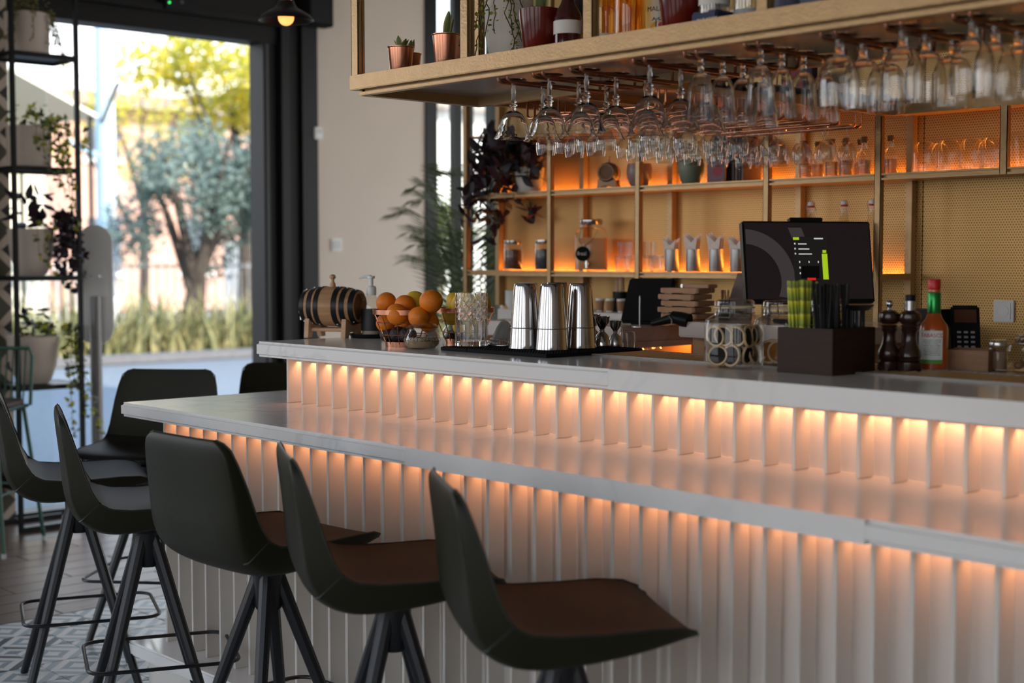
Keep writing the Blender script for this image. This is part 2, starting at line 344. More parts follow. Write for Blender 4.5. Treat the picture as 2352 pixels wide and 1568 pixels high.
def leafmat(name, c1, c2, trans=.35):
    m = bpy.data.materials.new(name); m.use_nodes = True; t = m.node_tree; b = t.nodes['Principled BSDF']; b.inputs['Roughness'].default_value = .55
    tc = N(t, 'ShaderNodeTexCoord'); n = N(t, 'ShaderNodeTexNoise'); n.inputs['Scale'].default_value = 3; n.inputs['Detail'].default_value = 6; t.links.new(tc.outputs['Object'], n.inputs['Vector'])
    r = N(t, 'ShaderNodeValToRGB'); r.color_ramp.elements[0].position = .35; r.color_ramp.elements[1].position = .65
    r.color_ramp.elements[0].color = tuple(c1)+(1,); r.color_ramp.elements[1].color = tuple(c2)+(1,); t.links.new(n.outputs['Fac'], r.inputs[0]); t.links.new(r.outputs[0], b.inputs['Base Color'])
    tl = N(t, 'ShaderNodeBsdfTranslucent'); t.links.new(r.outputs[0], tl.inputs[0]); mx = N(t, 'ShaderNodeMixShader'); mx.inputs[0].default_value = trans
    t.links.new(b.outputs[0], mx.inputs[1]); t.links.new(tl.outputs[0], mx.inputs[2]); t.links.new(mx.outputs[0], t.nodes['Material Output'].inputs[0]); return m
M_bark = P('bark', (.075, .06, .05), .9, noise=(9, .5), bump=(12, .6))
def tree(name, label, base, h, crown, rad, leaf, n, lm, trunk_r, sq=(1, 1, 1), seed=1, lean=(0, 0)):
    T = thing(name, label, 'tree', base); top = Vector((lean[0], lean[1], h))
    tr = MB().tube([(0, 0, -.05), (lean[0]*.2+.05, lean[1]*.2, h*.35), (lean[0]*.6-.05, lean[1]*.6+.06, h*.7), top], [trunk_r*1.25, trunk_r, trunk_r*.85, trunk_r*.5], 10); rd = random.Random(seed)
    for k in range(7):
        a = rd.random()*6.28; q = top+Vector((math.cos(a)*rad*.8*sq[0], math.sin(a)*rad*.8*sq[1], rd.uniform(.1, .9)*rad*sq[2]+crown-h)); s = Vector((lean[0]*.5, lean[1]*.5, h*rd.uniform(.5, .85)))
        tr.tube([s, s.lerp(q, .5)+Vector((0, 0, .12)), q], [trunk_r*.55, trunk_r*.35, trunk_r*.1], 7)
    tr.build('trunk', M_bark, T)
    f = obj('foliage', leaf_mesh('foliage', n, rad, leaf, sq, seed), lm, T, (lean[0], lean[1], crown)); f['kind'] = 'stuff'; return T
LM_olive = leafmat('olive_leaf', (.10, .15, .13), (.24, .31, .28)); LM_yel = leafmat('autumn_leaf', (.30, .34, .05), (.75, .60, .07), .5)
LM_grn = leafmat('green_leaf', (.09, .14, .03), (.24, .28, .06), .45)
p = at_x(435, 690, -19.2); tree('olive_tree', 'grey green olive tree with dark trunk behind the strap leaf hedge', (p.x, p.y, 0), 1.45, 2.35, 1.05, .11, 7000, LM_olive, .17, (1, 1.15, 1.05), 3, (.1, .12))
p = at_x(560, 690, -22.5); tree('maple_tree', 'tall tree with yellow green backlit leaves beyond the olive tree', (p.x, p.y, 0), 3.2, 4.35, 1.5, .17, 5200, LM_yel, .13, (1, 1.1, .85), 11, (.2, -.1))
p = at_x(330, 690, -30); tree('bare_tree', 'sparse pale tree in front of the pink building', (p.x, p.y, 0), 3.2, 4.4, 1.7, .14, 1500, LM_yel, .12, (1, 1.4, .8), 17)
p = at_x(668, 690, -18.9); tree('green_tree', 'green tree half hidden by the doorway jamb', (p.x, p.y, 0), 1.6, 2.5, 1.2, .13, 4200, LM_olive, .1, (1, 1, 1.2), 23)
p = at_x(1010, 690, -20); tree('street_tree', 'small green tree outside the narrow windows', (p.x, p.y, 0), 1.5, 1.9, .9, .13, 2200, LM_grn, .08, (1, 1, .8), 29)
# strap-leaf hedge: one plant, copied
LM_strap = leafmat('strap_leaf', (.12, .14, .055), (.46, .40, .20), .3)
def strap_mesh(seed):
    rd = random.Random(seed); mb = MB()
    for i in range(38):
        a = rd.random()*6.28; o = Vector((rd.gauss(0, .13), rd.gauss(0, .13), 0)); L = rd.uniform(.4, .95); ln = rd.uniform(.05, .55); w = rd.uniform(.018, .036)
        d = Vector((math.cos(a), math.sin(a), 0)); sd = Vector((-d.y, d.x, 0)); pts = []
        for k in range(5): q = k/4; pts.append((o+d*ln*q*q+Vector((0, 0, L*(q-.12*q*q*ln*5))), w*(1-.85*q**2)))
        mb.add([v for p_, w_ in pts for v in (p_-sd*w_, p_+sd*w_)], [(2*k, 2*k+1, 2*k+3, 2*k+2) for k in range(4)])
    return mb.mesh('leaves', smooth=0)
sm_ = [strap_mesh(s) for s in (1, 2, 3)]
hed = []
for r_ in range(2):
    for i in range(34):
        y = 5.2+.36*i+.15*r_
        o = obj('strap_leaf_plant', sm_[(i+r_) % 3], LM_strap, None, (-18.05-.45*r_+random.uniform(-.08, .08), y, .02), (0, 0, random.random()*6.28), random.uniform(.85, 1.12)+.12*r_)
        tag(o, 'strap leaf plant with yellow green blades in the roadside hedge', 'plant', 'strap leaf plants of the roadside hedge')
# picket railing behind the hedge
fr = thing('railing', 'thin white picket railing behind the strap leaf hedge', 'railing', (-20.2, 6, 0)); mw = P('pale_paint', (.7, .68, .66), .6)
MB().box(-.02, .02, 0, 10, 1.22, 1.26).build('rail', mw, fr); MB().box(-.02, .02, 0, 10, .2, .24).build('rail', mw, fr)
pk = MB().cyl((0, 0, .05), (0, 0, 1.3), .012, seg=6).mesh('picket')
for i in range(67): obj('picket', pk, mw, fr, (0, .15*i, 0))
# buildings
M_pink = P('pink_render', (.62, .38, .30), .9, noise=(2, .12)); M_cw = P('cream_render', (.78, .70, .58), .9, noise=(1.5, .08)); M_wr = P('white_render', (.88, .86, .82), .9)
M_win = P('far_window', (.10, .12, .15), .15); M_tile = P('roof_tile', (.30, .25, .22), .85)
def house(name, label, x, y0, y1, h, m, rows, colsn, wz=1.4, roof=M_tile):
    B = thing(name, label, 'building', (x, y0, 0)); MB().box(-6, 0, 0, y1-y0, 0, h).build('wall', m, B); MB().box(-6.3, .5, -.3, y1-y0+.3, h, h+.35).build('roof', roof, B)
    wm = MB().box(-.05, .05, -.45, .45, 0, wz).mesh('window'); fm = MB().box(-.04, .08, -.55, .55, -.12, 0).mesh('window_ledge')
    for i in range(rows):
        for j in range(colsn):
            q = obj('window', wm, M_win, B, (0, (j+.5)*(y1-y0)/colsn, 1.0+2.9*i)); obj('window_ledge', fm, M_wr, q)
    return B
house('pink_house', 'pink rendered house with dark windows behind the olive tree', -34, 13, 23.5, 5.2, M_pink, 2, 4)
house('cream_house', 'cream building with grey eaves beyond the plant rack', -27, 3, 12.2, 4.1, M_cw, 1, 2, roof=P('grey_eaves', (.16, .16, .17), .8))
house('white_house', 'white sunlit building beside the pink house', -36, 24.2, 34, 6.2, M_wr, 2, 3)
house('pale_house', 'pale building seen through the narrow windows', -30, 36, 60, 7, M_wr, 2, 5)
ks = thing('kiosk', 'made-up white stall with orange tabs standing for lights behind the hedge', 'stall', (-24, 15.3, 0)); MB().box(-1.5, 0, 0, 1.6, 0, 1.75).build('body', M_wr, ks, .05)
MB().box(-.02, .03, .15, 1.45, .55, 1.2).build('counter_window', P('pale_glass', (.6, .65, .68), .1), ks)
for i in range(3): MB().box(.0, .35, .1+.5*i, .42+.5*i, 1.78, 1.9).build('awning', P('orange_light_tab', (.85, .22, .03), .8), ks, .02)  # made-up stall for a blown-out white shape; tabs stand for orange lights
# blue steel lighting column with arms
M_blue = P('pale_blue_steel', (.30, .46, .60), .5); p = at_x(240, 690, -20.5)
bc = thing('lighting_column', 'pale blue steel column with slanted arms outside the doorway', 'column', (p.x, p.y, 0))
MB().box(-.09, .09, -.06, .07, 0, 5.2).build('post', M_blue, bc, .01); MB().box(-.05, .05, .09, .20, 0, 5.4).build('light_tube', P('pale_blue_white', (.62, .70, .78), .4), bc, .01)
MB().tube([(0, 0, 4.1), (0, .35, 4.25), (0, .78, 4.48)], [.07, .05, .02], 8).build('arm', M_blue, bc); MB().tube([(0, 0, 2.9), (0, -.3, 3.02), (0, -.55, 3.15)], [.06, .045, .02], 8).build('arm', M_blue, bc)
MB().box(-.06, .0, -.035, .035, -.35, .35).xf(Matrix.Translation((.12, .1, 3.75)) @ Matrix.Rotation(R(-25), 4, 'X')).build('lamp_head', P('dark_grey', (.05, .055, .06), .5), bc, .01)
p = at_x(115, 250, -19); aw = thing('awning', 'cream fabric awning outside beyond the plant rack', 'awning', (p.x, p.y, 0))
MB().box(-1.2, 1.2, -1.2, .12, -.02, .02).xf(Matrix.Translation((0, 0, 3.3)) @ Matrix.Rotation(R(-24), 4, 'X')).build('cloth', P('cream_cloth', (.82, .74, .62), .9), aw)
for s in (-1, 1): MB().cyl((s*1.1, .05, 0), (s*1.1, .05, 3.25), .03).build('pole', M_black, aw)
# ================================================================== BAR COUNTER
LZ, LT, YF, XL = .918, .043, 2.055, -4.04      # lower worktop
FY, UFY = 2.18, 2.427                          # fin fronts
UZ, UB, UYF, UXL, UYB = 1.105, 1.058, 2.376, -3.775, 2.955
XE = .35
bar = thing('bar_counter', 'white bar with vertical fins and warm light strips under its marble tops', 'bar', (0, 0, 0))
MB().box(-3.98, XE, FY+.062, 2.32, .155, LZ-LT).build('lower_panel', M_white, bar)
MB().box(-3.98, XE, 2.32, 2.86, 0, LZ-LT).build('body', M_white, bar)
MB().box(-3.67, XE, UFY+.062, 2.80, LZ, UB).build('upper_panel', M_white, bar)
fin_l = MB().box(-.0048, .0048, 0, .05, .155, LZ-LT).mesh('fin', .0012, 1); fin_u = MB().box(-.0045, .0045, 0, .05, LZ+.001, UB).mesh('fin', .0012, 1)
fl0, flp, fu0, fup = -3.995, .0803, -3.675, .07887
for i in range(44): obj('fin', fin_l, M_white, bar, (fl0+flp*i, FY, 0))
for i in range(41): obj('fin', fin_u, M_white, bar, (fu0+fup*i, UFY, 0))
MB().box(-3.995, XE, FY+.028, FY+.034, LZ-LT-.014, LZ-LT).build('lower_valance', M_white, bar)
MB().box(-3.675, XE, UFY+.028, UFY+.034, UB-.014, UB).build('upper_valance', M_white, bar)
led = MB()
def led_row(mb, x0, n, pitch, y0, y1, z):
    for i in range(n): a, b = x0+pitch*i+.012, x0+pitch*(i+1)-.012; mb.add([(a, y0, z), (a, y1, z), (b, y1, z), (b, y0, z)], [(0, 1, 2, 3)])
led_row(led, fl0, 43, flp, FY+.038, FY+.050, LZ-LT-.003); led.build('light_strip', M_led, bar, smooth=0)
led = MB(); led_row(led, fu0, 40, fup, UFY+.038, UFY+.050, UB-.003); led.build('light_strip', P('warm_led_upper', (1, .6, .3), .5, emit=(1, .43, .205, 30)), bar, smooth=0)
MB().box(-4.09, XE, 2.095, 2.32, .112, .155).build('foot_rest', M_marble, bar, .006)
MB().box(-4.02, XE, 2.13, 2.32, 0, .112).build('plinth', M_white, bar)
lw = thing('lower_worktop', 'long lower marble counter where the stools stand, lit from above', 'counter', (0, 0, 0))
for a, b in ((XL, -2.62), (-2.6195, -1.36), (-1.3595, XE)): MB().box(a, b, YF, 3.05 if a < -4 else 2.94, LZ-LT, LZ).build('marble_slab', M_marble, lw, .009, bseg=3, skip=joint(-2.62, -2.6195, -1.36, -1.3595))
uw = thing('upper_worktop', 'raised marble counter carrying the bar tools and jars', 'counter', (0, 0, 0))
for a, b in ((UXL, -2.27), (-2.2695, -.9), (-.8995, XE)): MB().box(a, b, UYF, UYB, UB, UZ).build('marble_slab', M_marble, uw, .009, bseg=3, skip=joint(-2.27, -2.2695, -.9, -.8995))
# steel drip grate let into the upper worktop
g = thing('drip_grate', 'perforated steel drip grate along the inner edge of the raised counter', 'grate', (-2.62, 2.68, UZ))
gb = MB().box(0, 1.6, .0, .012, 0, .005).box(0, 1.6, .19, .205, 0, .005)
gb.build('frame', P('dull_steel', (.22, .20, .18), .5, .8), g); rod = MB().cyl((0, .012, .003), (0, .19, .003), .0018, seg=5).mesh('bar')
for i in range(80): obj('bar', rod, M_bsteel, g, (.01+.02*i, 0, 0))
MB().box(0, 1.6, .012, .19, .0004, .001).build('tray', P('dark_steel', (.12, .11, .10), .35, .9), g)
# ================================================================== STOOLS
M_leath = P('green_leather', (.018, .0178, .0085), .44, noise=(5, .18), bump=(220, .06), spec=.24)
M_leath2 = P('dark_leather_seat', (.012, .009, .007), .55, noise=(5, .2), bump=(220, .05), spec=.15)
M_leg = P('black_ash', (.010, .011, .014), .36)
def stool_shell():
    prof = [(.215, -.020, .165, .006), (.205, -.010, .185, .012), (.175, -.004, .200, .024), (.12, -.004, .210, .042), (.03, -.008, .214, .058), (-.06, -.008, .214, .070), (-.115, -.002, .213, .078), (-.150, .018, .211, .078),
            (-.172, .055, .207, .062), (-.187, .097, .203, .046), (-.203, .150, .197, .034), (-.218, .202, .188, .025), (-.229, .240, .178, .018), (-.234, .256, .160, .012), (-.2365, .263, .135, .006)]
    S_ = [-1, -.97, -.88, -.7, -.4, 0, .4, .7, .88, .97, 1]; n = len(S_); inn, out = [], []
    for i, (y, z, w, th) in enumerate(prof):
        a = prof[max(0, i-1)]; b = prof[min(len(prof)-1, i+1)]; d = Vector((b[0]-a[0], b[1]-a[1])).normalized(); nx, nz = -d.y, d.x   # outward (down/back)
        for s in S_:
            lip = .012*abs(s)**3*min(1, th/.03)
            inn.append((s*w, y-nx*lip, z-nz*lip))
        for s in S_:
            k = th*(1-.30*abs(s)**4) if abs(s) < 1 else th*.55; ww = w*(1-.05*abs(s)**6*min(1, th/.05))
            out.append((s*ww, y+nx*k, z+nz*k))
    return prof, n, inn, out
def make_stool():
    T = thing('bar_stool', 'stool', 'stool', (0, 0, 0)); prof, n, inn, out = stool_shell(); m = len(prof); K = len(inn)
    vs = inn+out
    def face(i, j, off, flip): q = (off+i*n+j, off+i*n+j+1, off+(i+1)*n+j+1, off+(i+1)*n+j); return q[::-1] if flip else q
    hull = [face(i, j, K, True) for i in range(m-1) for j in range(n-1)]
    for i in range(m-1):
        hull.append((i*n, K+i*n, K+(i+1)*n, (i+1)*n)); hull.append((i*n+n-1, (i+1)*n+n-1, K+(i+1)*n+n-1, K+i*n+n-1))
    for j in range(n-1):
        hull.append((j, j+1, K+j+1, K+j)); hull.append(((m-1)*n+j, K+(m-1)*n+j, K+(m-1)*n+j+1, (m-1)*n+j+1))
    def part(name, faces, mat):
        mb = MB(); mb.v = vs[:]; mb.f = faces; me = mb.mesh(name, smooth=50)
        import bmesh
        bm = bmesh.new(); bm.from_mesh(me); bmesh.ops.delete(bm, geom=[v for v in bm.verts if not v.link_faces], context='VERTS'); bmesh.ops.recalc_face_normals(bm, faces=bm.faces); bm.to_mesh(me); bm.free()
        o = obj(name, me, mat, T, (0, 0, .68)); s = o.modifiers.new('s', 'SUBSURF'); s.levels = 1; s.render_levels = 2; return o
    part('shell', hull, M_leath)
    part('seat', [face(i, j, 0, False) for i in range(7) for j in range(n-1)], M_leath2)
    part('backrest', [face(i, j, 0, False) for i in range(7, m-1) for j in range(n-1)], M_leath)
    # stitched seam along both edges
    for s in (0, n-1):
        pts = [(inn[i*n+s][0]*1.004, inn[i*n+s][1], inn[i*n+s][2]+.68) for i in range(m)]
        MB().tube(pts, .0022, 5).build('seam', P('dark_thread', (.02, .022, .016), .6), T)
    for pts in ([inn[7*n]]+out[7*n:7*n+3], [inn[8*n-1]]+out[8*n-3:8*n][::-1]): MB().tube([(x*.992, y+.003, z+.683) for x, y, z in pts], .0024, 5).build('seam', P('dark_thread', (.02, .022, .016), .6), T)
    MB().lathe([(.052, .612), (.052, .600), (.040, .585), (.036, .50), (.030, .488), (.001, .486)], 20).build('hub', M_leg, T)
    for a in (45, 135, 225, 315):
        c, s = math.cos(R(a)), math.sin(R(a)); MB().tube([(c*.022, s*.022, .575), (c*.05, s*.05, .50), (c*.24, s*.24, .0)], [.019, .0185, .0125], 10).build('leg', M_leg, T)
    pts = []
    for cx, cy, a0 in ((.125, .185, 0), (-.125, .185, 90), (-.125, -.125, 180), (.125, -.125, 270)):
        for k in range(6): a = R(a0+18*k); pts.append((cx+.05*math.cos(a), cy+.05*math.sin(a), .235))
    MB().tube(pts, .0055, 8, closed=True).build('foot_ring', M_leg, T)
    return T
st = make_stool()
def put_stool(o, x, y, ang, label): o.location = (x, y, 0); o.rotation_euler = (0, 0, R(ang-90)); o['label'] = label; o['group'] = 'dark green leather bar stools'
put_stool(st, -1.945, 1.915, 59, 'dark green leather stool with orange glow along its seat front, apart from the others')
for x, y, a, l in ((-2.494, 1.922, 62, 'dark green leather stool between the widely turned one and the frontmost one at the bar'), (-2.997, 1.918, 92, 'dark green leather stool turned so its broad back shows, at the bar front'),
                   (-3.658, 1.94, 67, 'dark green leather stool at the bar corner, second from the plant rack side'), (-4.265, 2.02, 68, 'dark green leather stool at the outer end of the row, beside the green wire stool'),
                   (-4.675, 2.49, -48, 'dark green leather stool at the bar end, its seat turned away from the bar'), (-4.63, 3.10, -25, 'dark green leather stool beside the bar end, only its back top showing')):
    put_stool(dup(st), x, y, a, l)
# ================================================================== OVERHEAD GLASS SHELF
M_panel = P('grey_laminate', (.40, .36, .34), .22, noise=(3, .08))
oh = thing('overhead_shelf', 'bronze painted overhead shelf hanging above the bar with glass racks under it', 'shelf', (0, 0, 0))
OX, OE = -3.245, .3
MB().box(OX, OE, 2.355, 2.385, 1.826, 1.866).build('front_beam', M_gold, oh, .002)
MB().box(OX+.02, OE, 2.374, 2.40, 1.812, 1.821).build('lip', M_gold, oh, .0015); MB().box(OX+.02, OE, 2.385, 2.397, 1.82, 1.845).build('web', M_gold, oh)
MB().box(OX+.005, OX+.035, 2.385, 2.83, 1.812, 1.866).build('end_beam', M_gold, oh, .002)
MB().box(OX+.03, OE, 2.80, 2.83, 1.812, 1.866).build('rear_beam', M_gold, oh, .002)
MB().box(OX+.03, OE, 2.395, 2.81, 1.838, 1.8625).build('shelf_panel', M_panel, oh)
MB().box(-3.16, -2.53, 2.83, 3.95, 1.838, 1.8625).build('rear_panel', M_panel, oh)
MB().box(-2.56, -2.53, 2.83, 3.95, 1.812, 1.866).build('cross_beam', M_gold, oh, .002)
MB().box(-3.19, -3.16, 2.83, 3.95, 1.812, 1.866).build('cross_beam', M_gold, oh, .002)
MB().box(-2.90, -2.88, 2.83, 3.95, 1.815, 1.84).build('cross_beam', M_gold, oh, .002)
def channel(mb, x, y, z0, z1, w=.016, d=.012):
    mb.box(x-w, x+w, y-d, y-d+.004, z0, z1); mb.box(x-w, x-w+.004, y-d, y+d, z0, z1); mb.box(x+w-.004, x+w, y-d, y+d, z0, z1); mb.box(x-w, x+w, y+.0, y+.004, z0, z1)
for px in (822, 1073, 1357, 1757, 2260):
    x = at_y(px, 60, 2.372).x
    for y in (2.372, 2.815):
        mb = MB(); channel(mb, x, y, 1.866, ZC); mb.build('hanger', M_gold, oh, .001)
# ================================================================== HANGING GLASSES
M_crys = P('crystal', (1, 1, 1), .0, trans=1., ior=1.45)
G_FOOT = [(.0005, .0), (.034, -.0005), (.0345, -.002), (.018, -.0045), (.006, -.009)]
def glass_kind(name, label, group, foot, stem, bowl, flute=None):
    T = thing(name, label, 'glass', (0, 0, -5), 0, group)
    m = M_crys if name != 'small_wine_glass' else M_glass
    MB(True).lathe(foot, 28, cap=(True, True)).build('foot', m, T); MB(True).lathe(stem, 14, cap=(True, True)).build('stem', m, T)
    k = min(range(len(bowl)), key=lambda i: bowl[i][1]); bowl = bowl[:k+1]
    wall = bowl+[(max(.0006, r-.0013), z+(.0004 if i == 0 else -.0012*(i > len(bowl)-4))) for i, (r, z) in enumerate(reversed(bowl[1:]))]+[(.0006, bowl[1][1]-.002)]
    MB(True).lathe(wall+[wall[0]], 36 if not flute else 56, flute=flute).build('bowl', m, T, smooth=50); return T
coupe = glass_kind('coupe_glass', 'clear coupe glass with a beaded stem, upside down in the copper rack', 'coupe glasses in the front racks', G_FOOT,
    [(.006, -.009), (.0045, -.018), (.0062, -.030), (.0048, -.045), (.0040, -.052), (.0095, -.057), (.0045, -.061), (.0115, -.0655), (.005, -.070), (.0085, -.074), (.0055, -.079)],
    [(.0055, -.078), (.014, -.081), (.024, -.089), (.032, -.102), (.0365, -.117), (.0395, -.131), (.0445, -.143), (.0495, -.149), (.0490, -.1495), (.0435, -.1425), (.0385, -.131)])
gob = glass_kind('fluted_goblet', 'narrow clear goblet with fluted bowl, upside down in the copper rack', 'fluted goblets in the front racks', [(r*.88, z) for r, z in G_FOOT],
    [(.006, -.009), (.0055, -.016), (.0085, -.022), (.0055, -.028), (.0075, -.034), (.0052, -.042)],
    [(.005, -.041), (.014, -.046), (.0215, -.056), (.0255, -.070), (.0275, -.09), (.0295, -.115), (.033, -.138), (.0345, -.146), (.0338, -.1462), (.029, -.117)], (.022, 14))
big = glass_kind('wide_goblet', 'wide clear wine goblet with short stem, upside down in the copper rack', 'wide goblets in the front racks', [(r*1.02, z) for r, z in G_FOOT],
    [(.010, -.008), (.0085, -.018), (.0085, -.032), (.012, -.042)],
    [(.011, -.041), (.024, -.047), (.033, -.060), (.0385, -.080), (.0405, -.105), (.0400, -.128), (.0385, -.146), (.0378, -.1462), (.039, -.128)], (.016, 12))
wine = glass_kind('small_wine_glass', 'small clear wine glass, upside down in the rear copper racks', 'small wine glasses in the rear racks', [(r*.85, z) for r, z in G_FOOT],
    [(.005, -.008), (.0032, -.02), (.0032, -.045), (.006, -.055)], [(.006, -.054), (.018, -.060), (.0265, -.073), (.030, -.090), (.0290, -.106), (.0265, -.120), (.026, -.1201), (.0285, -.106)])
RZ = 1.8035
def rack(label, pts_list, grp):
    T = thing('glass_rack', label, 'rack', (0, 0, 0), 0, grp)
    for pts in pts_list: MB().tube(pts, .0042, 8).build('rod', M_copper, T)
    return T
def rod_y(x, y0, y1, z=RZ, up=1.838): return [(x, y0, up), (x, y0, z+.012), (x, y0+.003, z+.004), (x, y0+.012, z), (x, y1-.012, z), (x, y1-.003, z+.004), (x, y1, z+.012), (x, y1, up)]
def rod_x(y, x0, x1, z, up=1.838): return [(x0, y, up), (x0, y, z+.012), (x0+.003, y, z+.004), (x0+.012, y, z), (x1-.012, y, z), (x1-.003, y, z+.004), (x1, y, z+.012), (x1, y, up)]
lanes = [(-2.672, coupe, (2.45, 2.553)), (-2.545, coupe, (2.45, 2.553, 2.657)), (-2.415, coupe, (2.45, 2.553, 2.657)), (-2.212, coupe, (2.45, 2.553, 2.657)),
         (-2.06, gob, (2.45, 2.525, 2.60, 2.68)), (-1.893, gob, (2.45, 2.525, 2.60, 2.675)), (-1.70, big, (2.45, 2.535, 2.62)), (-1.55, big, (2.45, 2.535, 2.63)), (-1.405, big, (2.45, 2.535, 2.62)), (-1.26, big, (2.45, 2.535))]
first = set()
def hang(k, loc):
    if k.name in first: return dup(k, loc, random.random()*6.28)
    first.add(k.name); k.location = loc; return k
for x, k, ys in lanes:
    nm = {'coupe_glass': 'coupe glasses', 'fluted_goblet': 'fluted goblets', 'wide_goblet': 'wide goblets'}[k.name]
    rack('copper rod rack running across the overhead shelf, holding '+nm, [rod_y(x-.017, 2.412, 2.78), rod_y(x+.017, 2.412, 2.78)], 'front copper racks of '+nm)
    for y in ys: hang(k, (x+random.uniform(-.004, .004), y, RZ+.0085))
rz2 = 1.776
for i, y in enumerate((2.93, 3.06, 3.19, 3.32, 3.46, 3.60, 3.74, 3.86)):
    rack('copper rod rack lengthwise under the rear panel, holding small wine glasses', [rod_x(y-.015, -3.12, -2.60, rz2), rod_x(y+.015, -3.12, -2.60, rz2)], 'rear copper racks of small wine glasses')
    for j in range(6):
        if (i, j) in ((0, 4), (2, 0), (5, 5), (6, 1), (1, 2)): continue
        hang(wine, (-3.06+.084*j+random.uniform(-.008, .008), y, rz2+.0085))
# ================================================================== BACK BAR SHELVING
BYF = 3.95
bs = thing('back_shelf', 'bronze framed back bar shelving lit from behind against perforated brass', 'shelf', (0, 0, 0))
BX = [-4.604, -4.092, -3.617, -3.022, -2.580, -2.149, -1.70]
for i, x in enumerate(BX):
    mb = MB(); channel(mb, x, BYF, 1.157 if i < 5 else 1.61, 1.812 if i >= 4 else 2.6, .0125, .01); mb.build('post', M_gold, bs, .001)
    mb = MB().box(x-.0125, x+.0125, YB-.03, YB-.002, 1.157, 2.6 if i != 5 else 1.84) if i < 5 else None
    if mb: mb.build('rear_post', M_gold, bs, .001)
def shelf(name, x0, x1, zb, zt):
    MB().box(x0, x1, BYF-.008, BYF+.018, zt-.006, zt).build(name+'_edge', M_gold, bs, .001); MB().box(x0, x1, BYF-.008, BYF+.018, zb, zb+.0065).build(name+'_edge', M_gold, bs, .001)
    MB().box(x0, x1, BYF+.004, YB-.001, zb+.004, zt-.003).build(name, M_gold, bs)
shelf('upper_shelf', BX[0], -1.2, 1.610, 1.631); shelf('lower_shelf', BX[0], BX[4], 1.290, 1.311)
MB().box(BX[4]-.012, BX[4]+.012, BYF, YB-.02, 1.290, 1.311).build('end_rail', M_gold, bs)
MB().box(BX[4]-.012, -1.2, BYF-.01, BYF+.02, 1.812, 1.845).build('top_beam', M_gold, bs, .002); MB().box(BX[4]-.012, -1.2, BYF+.02, YB, 1.826, 1.84).build('top_panel', M_gold, bs)
MB().box(BX[0], BX[4], BYF+.02, YB, 1.866, 1.876).build('top_panel', M_gold, bs)
M_led2 = P('amber_led', (1, .55, .2), .5, emit=(1, .34, .05, 30))
for z, x0, x1 in ((1.6325, BX[0]+.02, -1.2), (1.3125, BX[0]+.02, BX[4])):
    mb = MB(); n = int((x1-x0)/.1)
    for i in range(n): a = x0+.1*i; mb.add([(a+.004, YB-.026, z), (a+.096, YB-.026, z), (a+.096, YB-.012, z), (a+.004, YB-.012, z)], [(0, 1, 2, 3)])
    mb.build('light_strip', M_led2, bs, smooth=0)
# back counter and the lower serving station in front of it
bc2 = thing('back_counter', 'marble topped back counter under the brass shelving', 'counter', (0, 0, 0))
MB().box(-4.30, -2.36, 3.85, YB-.001, 1.107, 1.157).build('top', marble('marble_grey', (.62, .58, .55), (.45, .42, .4), .2), bc2, .004); MB().box(-4.28, -2.38, 3.90, YB-.001, 0, 1.107).build('body', M_white, bc2); MB().box(-3.03, -2.36, 3.50, 3.849, 1.107, 1.157).build('till_top', M_marbled, bc2, .004); MB().box(-3.01, -2.38, 3.55, 3.90, 0, 1.107).build('till_body', P('station_wood', (.45, .25, .12), .6), bc2)
sta = thing('serving_station', 'short marble serving station in front of the back counter, lit underneath', 'counter', (0, 0, 0))
MB().box(-3.95, -3.205, 3.42, 3.85, 1.083, 1.135).build('top', M_marbled, sta, .004); MB().box(-3.95, -3.93, 3.44, 3.85, 0, 1.083).build('side', M_white, sta); MB().box(-3.93, -3.23, 3.80, 3.85, 0, 1.083).build('rear', P('station_wood', (.45, .25, .12), .6), sta)
MB().box(-3.93, -3.22, 3.43, 3.80, .955, .975).build('shelf', M_gold, sta)
MB().box(-3.215, -3.206, 3.43, 3.85, 1.062, 1.083).build('lip', M_marbled, sta); MB().box(-3.26, -3.245, 3.45, 3.79, 1.078, 1.0835).build('light_strip', P('amber_led2', (1, .5, .2), .5, emit=(1, .36, .06, 45)), sta)
tum = L('rocks_glass', 'small tumbler upside down on the lit shelf of the serving station', 'glass', (0, 0, -5), [('wall', [(.0335, 0), (.033, .04), (.030, .078), (.026, .082), (.0005, .0822)], M_glass)], 'tumblers in the serving station')
k = 0
for i in range(5):
    for y in (3.47, 3.56, 3.65):
        loc = (-3.27-.078*i, y, .975)
        if k == 0: tum.location = loc
        else: dup(tum, loc)
        k += 1
